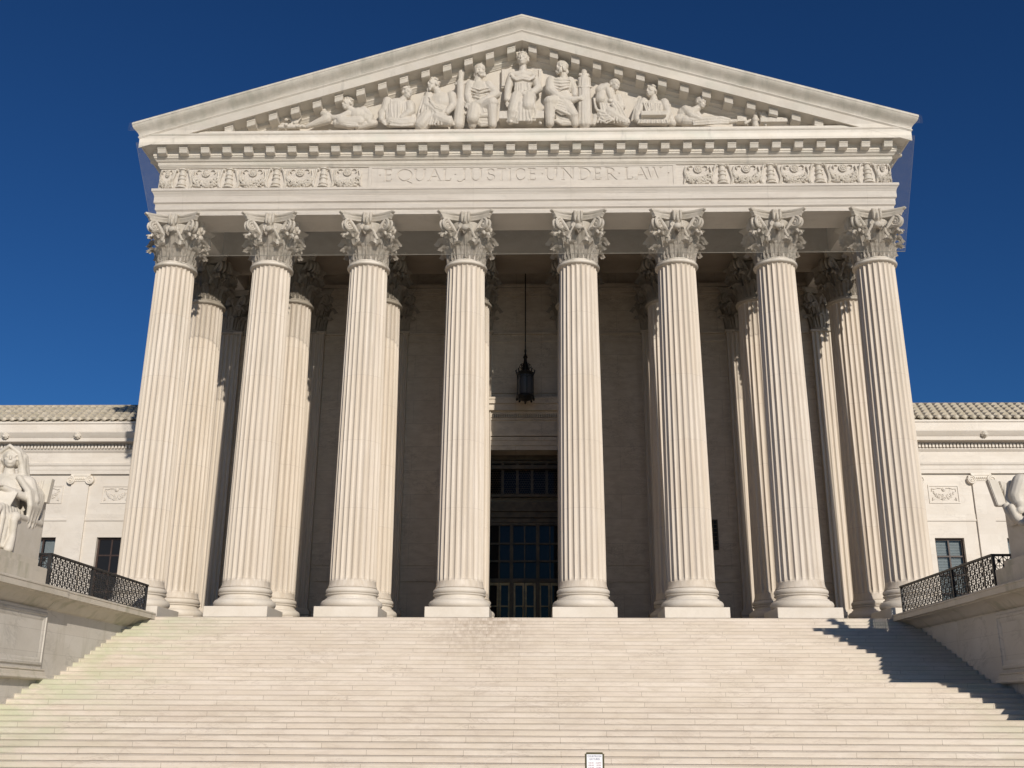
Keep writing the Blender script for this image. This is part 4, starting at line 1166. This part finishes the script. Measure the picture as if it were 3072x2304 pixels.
f.folds([(350, 600, .74), (330, 690, .84), (315, 800, .72), (320, 870, .6)], [(440, 600, .70), (450, 690, .84), (470, 800, .72), (460, 900, .6)], 8, 10)
f.folds([(270, 650, .66), (220, 740, .86), (165, 850, .72)], [(330, 640, .7), (320, 760, .86), (300, 880, .66)], 6, 10)
f.folds([(290, 690, .80), (280, 800, .86), (270, 900, .76)], [(400, 690, .84), (400, 800, .88), (420, 900, .74)], 8, 16)
f.folds([(215, 780, .86), (190, 850, .80), (150, 910, .62)], [(300, 800, .84), (290, 870, .78), (260, 925, .66)], 6, 15)
f.e((130, 850, .55), (55, 45, 62)); f.c((380, 870, .68), (390, 890, .90), 26, 18); f.c((200, 890, .66), (190, 905, .88), 26, 18)
f.c((480, 790, .5), (520, 920, .5), 26, 20)
f.folds([(250, 470, .60), (235, 560, .58)], [(400, 470, .60), (415, 560, .58)], 9, 9)
f.done('relief_figure', 'crowned woman seated on a throne in the middle of the pediment', parent=pediment)

# ---- helmeted man kneeling on her right side, with his bundle of rods
f = FB()
f.head((760, 310, .50), 78, -52, 'helmet', True)
f.c((775, 380, .46), (780, 440, .40), 44, 50)
f.e((740, 520, .38), (150, 76, 120)); f.e((760, 640, .38), (112, 74, 110))
f.ch([(640, 460, .42), (630, 560, .52), (740, 650, .64), (880, 665, .66), (930, 650, .70)], [64, 60, 52, 40, 30])
f.hand((960, 645, .74), (1, -.1), 22)
f.ch([(850, 460, .38), (900, 560, .40), (900, 610, .42)], [55, 44, 36])
f.folds([(640, 430, .58), (740, 440, .66), (850, 440, .58)], [(660, 520, .58), (740, 545, .70), (840, 520, .58)], 4, 9)
f.ch([(700, 700, .42), (625, 690, .82)], [92, 74]); f.ch([(625, 700, .82), (625, 920, .66)], [66, 50])
f.ch([(780, 720, .40), (880, 830, .66)], [96, 64]); f.ch([(880, 830, .66), (905, 930, .52)], [60, 44])
f.folds([(680, 700, .66), (700, 790, .74), (760, 830, .70)], [(790, 700, .58), (850, 760, .74), (830, 830, .70)], 5, 10)
f.folds([(640, 660, .76), (600, 700, .86), (580, 800, .74)], [(690, 690, .72), (680, 740, .86), (670, 860, .72)], 4, 9)
f.folds([(640, 650, .66), (720, 640, .70), (850, 690, .60)], [(690, 760, .78), (780, 800, .78), (900, 850, .66)], 6, 16)
f.folds([(690, 800, .5), (760, 850, .5), (860, 880, .46)], [(690, 900, .46), (760, 935, .46), (880, 930, .42)], 5, 18)
f.t([(690, 890, .6), (740, 925, .62), (800, 905, .6)], 16)
f.done('relief_figure', 'helmeted man kneeling and turning to the throne, hand on a bundle of rods', parent=pediment)
f = FB()
f.c((1010, 930, .42), (1005, 440, .42), 70, 58)
for i in range(10):
    a = i * PI / 5; f.c((1010 + 62 * math.cos(a), 925, .42 - .25 * math.sin(a)), (1005 + 52 * math.cos(a), 430, .42 - .21 * math.sin(a)), 24, 20)
for y in (520, 900): f.t([(1008 + 78 * math.cos(a), y, .42 - .30 * math.sin(a)) for a in [i * PI / 6 for i in range(13)]], 10)
f.c((1008, 430, .42), (1006, 345, .42), 30, 34); f.e((1006, 350, .42), (38, 36, 30)); f.c((960, 385, .42), (1050, 390, .42), 20, 20)
f.done('bundle_of_rods', 'tall carved bundle of rods standing beside the kneeling helmeted man', parent=pediment)

# ---- bearded thinker wrapped in a cloak
f = FB()
f.head((1340, 500, .50), 74, 42, 'bald', False, 8)
f.c((1310, 560, .42), (1280, 640, .36), 44, 60)
f.e((1270, 690, .34), (130, 70, 110)); f.e((1290, 820, .36), (130, 74, 110))
f.ch([(1190, 620, .38), (1180, 560, .55), (1250, 510, .62)], [58, 56, 40]); f.ch([(1250, 515, .62), (1300, 640, .68)], [36, 30]); f.hand((1290, 670, .72), (1, -.1), 18)
f.c((1205, 540, .42), (1190, 660, .5), 60, 66)
f.ch([(1380, 640, .36), (1420, 740, .50), (1330, 690, .66)], [50, 44, 30])
f.folds([(1110, 640, .46), (1130, 760, .54), (1230, 800, .62)], [(1160, 880, .46), (1250, 920, .58), (1330, 880, .62)], 8, 11)
f.folds([(1300, 700, .66), (1340, 760, .66), (1330, 900, .60)], [(1370, 690, .62), (1430, 780, .60), (1500, 920, .5)], 6, 11)
f.c((1300, 830, .40), (1460, 910, .46), 90, 56); f.c((1130, 860, .36), (1110, 925, .36), 46, 34)
f.folds([(1180, 700, .50), (1200, 800, .56), (1150, 920, .46)], [(1420, 720, .50), (1440, 820, .52), (1480, 925, .44)], 10, 13)
f.done('relief_figure', 'cloaked old man sitting with his chin on his hand', parent=pediment)

# ---- seated man with an open plan on his knees
f = FB()
f.head((1750, 575, .48), 76, -48, 'short')
f.c((1770, 640, .42), (1775, 690, .36), 42, 52)
f.e((1770, 760, .34), (140, 72, 110)); f.e((1780, 860, .36), (140, 76, 70))
f.ch([(1660, 690, .38), (1600, 800, .46), (1590, 880, .60)], [54, 46, 36]); f.hand((1600, 890, .66), (1, .3), 20)
f.ch([(1890, 700, .38), (1930, 810, .46), (1900, 890, .60)], [56, 48, 36]); f.hand((1880, 895, .66), (-1, .3), 20)
f.bx(1620, 1900, 855, 900, .3, .72)
f.folds([(1660, 690, .60), (1690, 780, .64), (1700, 850, .64)], [(1850, 700, .58), (1840, 790, .64), (1820, 850, .64)], 8, 9)
f.folds([(1620, 640, .36), (1560, 760, .46), (1530, 900, .40)], [(1660, 660, .46), (1640, 770, .56), (1620, 850, .54)], 5, 11)
f.c((1640, 900, .44), (1900, 905, .44), 50, 50); f.c((1890, 720, .3), (1980, 920, .3), 40, 50)
f.folds([(1620, 880, .66), (1600, 925, .62)], [(1910, 880, .66), (1930, 925, .62)], 12, 13)
f.done('relief_figure', 'seated man bending over a plan spread on his knees', parent=pediment)

# ---- reclining bald man on the right
f = FC()
f.head((805, 345, .48), 88, 42, 'bald', False, 12)
f.c((770, 420, .42), (700, 470, .36), 46, 66)
f.e((620, 500, .36), (130, 72, 125)); f.e((540, 570, .36), (100, 72, 80))
f.ch([(600, 440, .46), (680, 520, .62), (800, 560, .66)], [62, 56, 36]); f.hand((840, 575, .68), (1, .2), 20)
f.ch([(720, 470, .30), (800, 540, .36)], [56, 40])
f.ch([(600, 590, .40), (800, 600, .50), (1000, 575, .56)], [80, 62, 56]); f.ch([(1000, 575, .56), (1180, 600, .46), (1270, 590, .46)], [52, 36, 28])
f.folds([(700, 560, .60), (900, 540, .64), (1080, 530, .60), (1200, 560, .50)], [(700, 640, .56), (900, 630, .64), (1060, 620, .66), (1180, 620, .52)], 6, 10)
f.bx(1270, 1400, 570, 640, .0, .30); f.c((1400, 620, .3), (1460, 580, .3), 24, 20)
f.done('relief_figure', 'bald man reclining on one elbow near the right corner', parent=pediment)
# ---- vase, tablets and scrolls in the right corner
f = FC()
f.e((1530, 580, .40), (50, 50, 52)); f.c((1535, 540, .40), (1520, 505, .40), 30, 34); f.c((1530, 620, .4), (1535, 650, .4), 40, 50)
a, b = (1590, 480, .46), (1650, 640, .46)
for d in (.2, .3, .4, .5): f.c((1595, 480, d), (1665, 640, d), 20, 24)
f.c((1640, 500, .40), (1690, 600, .42), 44, 54); f.e((1780, 600, .42), (80, 56, 48)); f.c((1700, 620, .4), (1900, 640, .4), 40, 30); f.c((1880, 610, .36), (1980, 655, .36), 22, 14)
f.bx(1560, 1920, 635, 690, .0, .55)
f.done('vase_and_tablets', 'carved vase, leaning tablets and scrolls in the right corner of the pediment', parent=pediment)

# ---- left half: kneeling warrior with sword and shield
f = FA()
f.head((2062, 120, .50), 74, 40, 'helmet', True)
f.c((2050, 190, .46), (2040, 250, .40), 44, 52)
f.e((2060, 330, .38), (140, 74, 115)); f.e((2065, 450, .38), (112, 74, 100))
f.ch([(1960, 280, .42), (1930, 400, .48), (1950, 470, .56)], [60, 52, 44]); f.ch([(2160, 290, .42), (2240, 380, .50), (2100, 470, .66), (1980, 500, .68)], [62, 56, 46, 32]); f.hand((1950, 505, .70), (-1, 0), 22)
f.folds([(1960, 300, .58), (2060, 330, .68), (2180, 300, .56)], [(1980, 400, .58), (2060, 425, .68), (2150, 400, .56)], 4, 9)
f.ch([(2010, 540, .42), (1985, 650, .80)], [90, 70]); f.ch([(1985, 640, .80), (1980, 720, .60)], [62, 46])
f.ch([(2120, 530, .42), (2200, 480, .82)], [92, 72]); f.ch([(2200, 490, .82), (2205, 715, .64)], [64, 48])
f.folds([(2020, 540, .62), (2060, 630, .70), (2140, 620, .66)], [(2120, 520, .60), (2130, 560, .72), (2160, 560, .68)], 5, 14)
f.folds([(2010, 560, .56), (2060, 640, .56), (2150, 660, .52)], [(2020, 690, .50), (2080, 725, .50), (2170, 715, .46)], 5, 18)
f.done('relief_figure', 'helmeted warrior kneeling beside a tall sheathed sword', parent=pediment)
f = FA()
f.c((1830, 715, .36), (1850, 480, .38), 70, 62); f.e((1860, 560, .36), (82, 40, 120)); f.c((1855, 470, .40), (1850, 250, .42), 50, 44); f.c((1850, 250, .42), (1858, 150, .42), 30, 36); f.c((1800, 265, .42), (1910, 258, .42), 20, 20); f.e((1862, 140, .42), (38, 36, 32))
f.t([(1800, 480, .56), (1900, 470, .58), (1960, 540, .54), (1900, 600, .56)], 14)
f.done('sheathed_sword', 'tall carved sword and shield standing beside the kneeling warrior', parent=pediment)

# ---- draped man looking left
f = FA()
f.head((1550, 275, .50), 76, -52, 'short', True)
f.c((1590, 340, .44), (1610, 400, .36), 44, 56)
f.e((1630, 460, .36), (130, 72, 120)); f.e((1620, 580, .36), (115, 74, 110))
f.ch([(1500, 400, .38), (1470, 500, .46), (1560, 560, .60), (1640, 570, .64)], [54, 50, 40, 30]); f.hand((1660, 560, .68), (1, 0), 20)
f.ch([(1750, 400, .38), (1770, 500, .46), (1700, 580, .60)], [58, 50, 34])
f.folds([(1440, 400, .42), (1390, 560, .50), (1360, 720, .42)], [(1560, 480, .58), (1600, 600, .64), (1560, 720, .58)], 8, 13)
f.folds([(1500, 410, .58), (1560, 500, .66), (1640, 540, .66)], [(1530, 560, .60), (1600, 620, .66), (1700, 620, .62)], 5, 12)
f.ch([(1600, 650, .40), (1720, 690, .60)], [90, 54]); f.c((1480, 640, .38), (1420, 720, .38), 90, 90)
f.folds([(1560, 620, .60), (1600, 680, .62), (1600, 720, .56)], [(1720, 620, .56), (1760, 680, .56), (1740, 720, .5)], 5, 11)
f.folds([(1450, 600, .50), (1400, 725, .46)], [(1740, 620, .50), (1780, 725, .44)], 12, 13)
f.done('relief_figure', 'draped man clasping his hands and looking back to the left', parent=pediment)

# ---- man leaning forward with outstretched hand
f = FA()
f.head((1255, 370, .50), 74, 46, 'short', False, 10)
f.c((1230, 430, .44), (1190, 480, .38), 44, 60)
f.e((1150, 520, .36), (130, 72, 110)); f.e((1110, 620, .36), (115, 74, 100))
f.ch([(1070, 480, .38), (980, 590, .46), (980, 660, .58)], [56, 46, 36]); f.hand((1000, 690, .64), (.8, .4), 20)
f.ch([(1290, 500, .42), (1300, 570, .54), (1200, 640, .64)], [60, 50, 34]); f.hand((1170, 660, .68), (-.8, .5), 20)
f.c((1040, 460, .44), (1010, 560, .46), 54, 48)
f.folds([(1060, 430, .48), (1060, 540, .60), (1080, 640, .60)], [(1180, 460, .56), (1180, 560, .64), (1170, 640, .62)], 7, 10)
f.c((1080, 690, .46), (1320, 690, .46), 66, 60); f.folds([(1080, 660, .64), (1200, 690, .68), (1330, 670, .6)], [(1060, 720, .62), (1200, 730, .66), (1330, 720, .6)], 4, 11)
f.c((1300, 560, .3), (1340, 700, .34), 50, 50)
f.folds([(1050, 470, .50), (1030, 600, .54), (1040, 700, .56)], [(1240, 480, .50), (1230, 600, .54), (1250, 700, .58)], 9, 11)
f.done('relief_figure', 'man leaning forward over his lap with both hands reaching down', parent=pediment)

# ---- reclining youth on the left
f = FA()
f.head((600, 490, .50), 76, -46, 'short', False, 6)
f.c((635, 550, .44), (680, 590, .38), 42, 58)
f.e((720, 610, .36), (110, 72, 90)); f.e((800, 660, .36), (90, 70, 66))
f.ch([(620, 600, .42), (520, 640, .52), (440, 640, .50), (380, 620, .44)], [50, 42, 32, 26])
f.ch([(780, 560, .38), (850, 620, .42), (840, 690, .50)], [50, 40, 30]); f.hand((800, 700, .54), (-1, 0), 18)
f.ch([(740, 690, .44), (540, 690, .54), (500, 640, .5)], [70, 60, 40])
f.ch([(380, 620, .46), (340, 600, .44)], [50, 46]); f.ch([(370, 660, .44), (260, 700, .42), (150, 735, .40)], [60, 44, 22])
f.hand((350, 585, .5), (-.2, -1), 18)
f.folds([(520, 620, .60), (560, 680, .64), (700, 700, .60)], [(480, 700, .56), (600, 735, .60), (720, 735, .56)], 5, 11)
f.c((900, 700, .36), (720, 735, .40), 40, 50); f.c((480, 700, .4), (640, 735, .4), 46, 46)
f.done('relief_figure', 'youth reclining on one arm near the left corner', parent=pediment)
# ---- shells and foliage in the left corner
f = FA(); rnd = random.Random(5)
for k in range(34):
    t = rnd.random(); x = -130 + 240 * t; y = 735 - rnd.random() * 90 * math.sin(PI * min(1, t * 1.1 + .12))
    f.e((x, y, rnd.uniform(.2, .5)), (rnd.uniform(12, 24),) * 3)
for k in range(7): f.c((-10 + k * 8, 700, .38), (-40 + k * 20, 600 + abs(k - 3) * 14, .42), 12, 7)
f.c((-150, 740, .36), (160, 740, .36), 24, 24)
f.done('leaf_and_shell_pile', 'carved shells and leaves filling the left corner of the pediment', parent=pediment)

# ================================================================== SEATED STATUES beside the steps
class Seat(Fig):
    lift = 0.0
    """coordinates (n, f, h): n towards the steps, f forward, h above the statue block"""
    def __init__(s, side): s.k = 1.0; s.mb = MB(); s.side = side; s.cx = 14.62 if side > 0 else -14.42; s.cy = -10.35
    def P(s, p): return Vector((s.cx - s.side * p[0], s.cy - p[1], .795 + p[2] * 1.05))
    def slab(s, n0, n1, f0, f1, h0, h1):
        a, b = s.P((n0, f0, h0)), s.P((n1, f1, h1))
        s.mb.box(min(a.x, b.x), max(a.x, b.x), min(a.y, b.y), max(a.y, b.y), a.z, b.z)
    def body(s):
        rnd = random.Random(11)
        s.c((0, .04, 2.36), (0, 0, 2.12), .15, .2)
        s.ch([(-.58, 0, 2.02), (0, .02, 2.10), (.58, 0, 2.02)], [.20, .22, .20])
        s.e((0, .06, 1.78), (.50, .34, .46)); s.e((0, .06, 1.38), (.44, .35, .40)); s.e((0, .05, 1.08), (.60, .46, .30))
        for e in (-1, 1):
            s.ch([(e * .30, .1, 1.08), (e * .33, 1.25, 1.08)], [.29, .21]); s.ch([(e * .33, 1.25, 1.08), (e * .31, 1.18, .14)], [.20, .14])
            s.c((e * .31, 1.15, .10), (e * .33, 1.50, .07), .12, .09)
        # robe falling over the lap, in front of the shins and down the sides
        for i in range(9):
            n = -.52 + i * .13; w = rnd.uniform(-.03, .03)
            s.ch([(n * .9, .5, 1.22 + w), (n, 1.22, 1.20 + w - abs(n) * .15), (n * 1.05, 1.40 + w, .95), (n * 1.12, 1.34 + w, .16)], [.085, .09, .085, .075])
        for i in range(7):
            f = .1 + i * .17; w = rnd.uniform(-.03, .03)
            for e in (-1, 1): s.ch([(e * .52, f, 1.18), (e * (.62 + w), f + .03, .9), (e * (.60 + w), f + .06, .18)], [.10, .085, .075])
        for i in range(6):                                  # folds across the chest
            t = i / 5; s.t([(-.46 + .1 * t, .22, 2.12 - .12 * t), (-.1, .43 - .02 * t, 1.86 - .10 * t), (.3, .38, 1.72 - .1 * t), (.5, .16, 1.86 - .14 * t)], .03)
    def chair(s):
        s.slab(-.85, .84, -.6, .95, 0, .92); s.slab(-.85, .84, -.72, -.5, 0, 2.0)
        s.mb.capsule(s.P((.80, -.55, 1.0)), s.P((.80, .75, .98)), .10, .09); s.e((.80, .86, .95), (.15, .15, .15)); s.ch([(.80, .92, .85), (.80, .86, .45), (.80, .98, .1)], [.11, .09, .13])
f = Seat(-1)
f.body(); f.chair()
f.head((.02, .08, 2.68), .285, 24, 'none')
f.e((.0, -.06, 2.74), (.345, .31, .34)); f.ch([(.30, -.02, 2.66), (.33, -.02, 2.4), (.40, -.03, 2.12)], [.11, .12, .14]); f.ch([(-.29, -.02, 2.66), (-.32, -.02, 2.4), (-.38, -.03, 2.12)], [.11, .12, .14])                      # veil
f.t([(-.34, .05, 2.20), (-.33, .10, 2.52), (-.27, .20, 2.82), (.02, .26, 3.0), (.27, .16, 2.82), (.33, .04, 2.52), (.40, .0, 2.24)], [.09, .075, .07, .065, .07, .08, .10])
f.t([(-.30, -.14, 2.15), (-.31, -.05, 2.55), (-.2, -.02, 2.92), (.1, -.05, 2.98), (.31, -.10, 2.75), (.35, -.14, 2.45), (.42, -.14, 2.12)], [.12, .11, .1, .1, .11, .12, .14])
f.ch([(.60, 0, 2.0), (.84, .06, 1.52)], [.20, .16]); f.ch([(.84, .08, 1.52), (.58, .52, 1.62), (.34, .86, 1.72)], [.13, .11, .085]); f.hand((.27, .92, 1.74), (0, .3), .075)
f.ch([(-.60, 0, 2.0), (-.82, .1, 1.45)], [.19, .15]); f.ch([(-.82, .1, 1.45), (-.45, .8, 1.42)], [.13, .09]); f.hand((-.38, .86, 1.42), (0, .3), .075)
for i in range(8):                                          # mantle hanging from the near shoulder
    t = i / 7; f.ch([(.40 + .2 * t, .2 - .42 * t, 2.12 - .03 * i * .3), (.78 + .12 * t, .30 - .62 * t, 1.72), (.90, .34 - .55 * t, 1.34), (.84 - .02 * t, .24 - .45 * t, .92 + .10 * math.sin(i * 2.3))], [.085, .085, .08, .045])
for i in range(4): f.ch([(-.40, .2 - .12 * i, 2.1), (-.86, .2 - .14 * i, 1.6), (-.92, .2 - .14 * i, .9)], [.09, .1, .06])
f.mb.bar(f.P((.02, .95, 1.60)), f.P((.62, .72, 1.42)), .09, .50, (0, .35, 1))
o_ = f.done('seated_statue', None, .020, 3, None, 'statue_drape')
tag(o_, 'marble statue of a seated hooded woman with a small tablet on her lap', 'statue')
mb = MB()                                                   # open book standing by her shoulder
def bxx(n0, n1, f0, f1, h0, h1, lean):
    mb.loft([[f.P((n + lean * (h - h0), q, h)) for n, q in ((n0, f0), (n1, f0), (n1, f1), (n0, f1))] for h in (h0, h1)], True, True)
bxx(.82, 1.04, -.48, -.30, 1.55, 2.20, .10)
for e in range(4): bxx(.74 - .07 * e, .805 - .07 * e, -.46 - .02 * e, -.32 - .02 * e, 1.58, 2.16 - .012 * e, .10 - .02 * e)
mb.build('book', M['statue'], o_)

f = Seat(1)
f.body(); f.chair()
f.head((-.06, .06, 2.70), .285, -6, 'short', True)
f.ch([(.60, 0, 2.02), (.76, -.02, 1.66), (.74, .04, 1.42)], [.24, .22, .17]); f.ch([(.74, .04, 1.42), (.86, .36, 1.24)], [.16, .11]); f.hand((.92, .42, 1.20), (0, -1), .085)
f.ch([(-.60, 0, 2.0), (-.82, .1, 1.45)], [.22, .17]); f.ch([(-.82, .1, 1.45), (-.45, .8, 1.40)], [.15, .10]); f.hand((-.38, .86, 1.38), (0, .3), .08)
for i in range(5): f.ch([(.84 + .03 * i, -.46 + .05 * i, 2.02), (.86 + .03 * i, -.42 + .06 * i, 1.6), (.84 + .02 * i, -.3 + .09 * i, .95)], [.06, .07, .09])
f.ch([(.78, -.2, 2.0), (.84, -.15, 1.5), (.84, 0, 1.0)], [.12, .15, .15])
f.ch([(1.10, .3, 1.30), (1.02, .35, 1.02), (.9, .4, .9)], [.10, .11, .12])
o_ = f.done('seated_statue', None, .020, 3, None, 'statue_drape')
tag(o_, 'seated man of marble resting a thick arm on a tall tablet, at the right edge', 'statue')
mb = MB()
def bxx2(n0, n1, f0, f1, h0, h1, lean):
    mb.loft([[f.P((n + lean * (h - h0), q, h)) for n, q in ((n0, f0), (n1, f0), (n1, f1), (n0, f1))] for h in (h0, h1)], True, True)
bxx2(1.00, 1.27, -.34, -.12, 1.42, 2.12, .24); bxx2(.86, .975, -.40, -.20, 1.44, 2.10, .18)
bmesh.ops.recalc_face_normals(mb.bm, faces=mb.bm.faces[:]); bmesh.ops.bevel(mb.bm, geom=mb.bm.edges[:], offset=.02, segments=2, affect='EDGES')
mb.build('tablet', M['statue'], o_)
mb = MB(); mb.tube([f.P(q) for q in ((1.16, .1, 1.42), (1.10, .15, 1.22), (.98, .2, 1.02), (.86, .3, .92))], [.10, .13, .13, .12], 10); mb.build('support_scroll', M['statue'], o_, smooth=60)

# ================================================================== LIGHT, SKY, CAMERA
SUN_DIR = Vector((.405, -1.0, .435)).normalized()
el = math.asin(SUN_DIR.z); az = math.atan2(SUN_DIR.x, SUN_DIR.y)     # azimuth measured from +y towards +x
sun = bpy.data.lights.new('sun', 'SUN'); sun.energy = 3.7; sun.angle = R(.53); sun.color = (1.0, .925, .82)
so = bpy.data.objects.new('sun', sun); COL.objects.link(so); so.rotation_euler = SUN_DIR.to_track_quat('Z', 'Y').to_euler()
w = bpy.data.worlds.new('World'); scene.world = w; w.use_nodes = True
nt = w.node_tree; nt.nodes.clear()
o = nt.nodes.new('ShaderNodeOutputWorld'); b = nt.nodes.new('ShaderNodeBackground'); sk = nt.nodes.new('ShaderNodeTexSky')
sk.sky_type = 'NISHITA'; sk.sun_disc = False; sk.sun_elevation = el; sk.sun_rotation = az
sk.altitude = 0; sk.air_density = 1.0; sk.dust_density = .3; sk.ozone_density = 3.0
# deep winter blue: the dry, clear sky is darker and more saturated than the model's default
gm = nt.nodes.new('ShaderNodeGamma'); gm.inputs[1].default_value = 1.2
ml = nt.nodes.new('ShaderNodeMix'); ml.data_type = 'RGBA'; ml.blend_type = 'MULTIPLY'; ml.inputs[0].default_value = 1; ml.inputs[7].default_value = (.105, .230, .365, 1)
nt.links.new(sk.outputs[0], gm.inputs[0]); nt.links.new(gm.outputs[0], ml.inputs[6]); nt.links.new(ml.outputs[2], b.inputs[0])
nt.links.new(b.outputs[0], o.inputs[0]); b.inputs[1].default_value = .1

cam = bpy.data.cameras.new('camera'); cam.sensor_width = 36; cam.sensor_fit = 'HORIZONTAL'; cam.lens = FPX / 3072 * 36
cam.clip_start = .1; cam.clip_end = 5000
co = bpy.data.objects.new('camera', cam); COL.objects.link(co)
right, fwd, up = RM[0], RM[1], RM[2]
co.matrix_world = Matrix(((right[0], up[0], -fwd[0], CAM.x), (right[1], up[1], -fwd[1], CAM.y), (right[2], up[2], -fwd[2], CAM.z), (0, 0, 0, 1)))
scene.camera = co
vs = scene.view_settings; vs.view_transform = 'Standard'; vs.look = 'None'; vs.gamma = 1; vs.exposure = .16; vs.use_curve_mapping = False
scene.cycles.max_bounces = 8
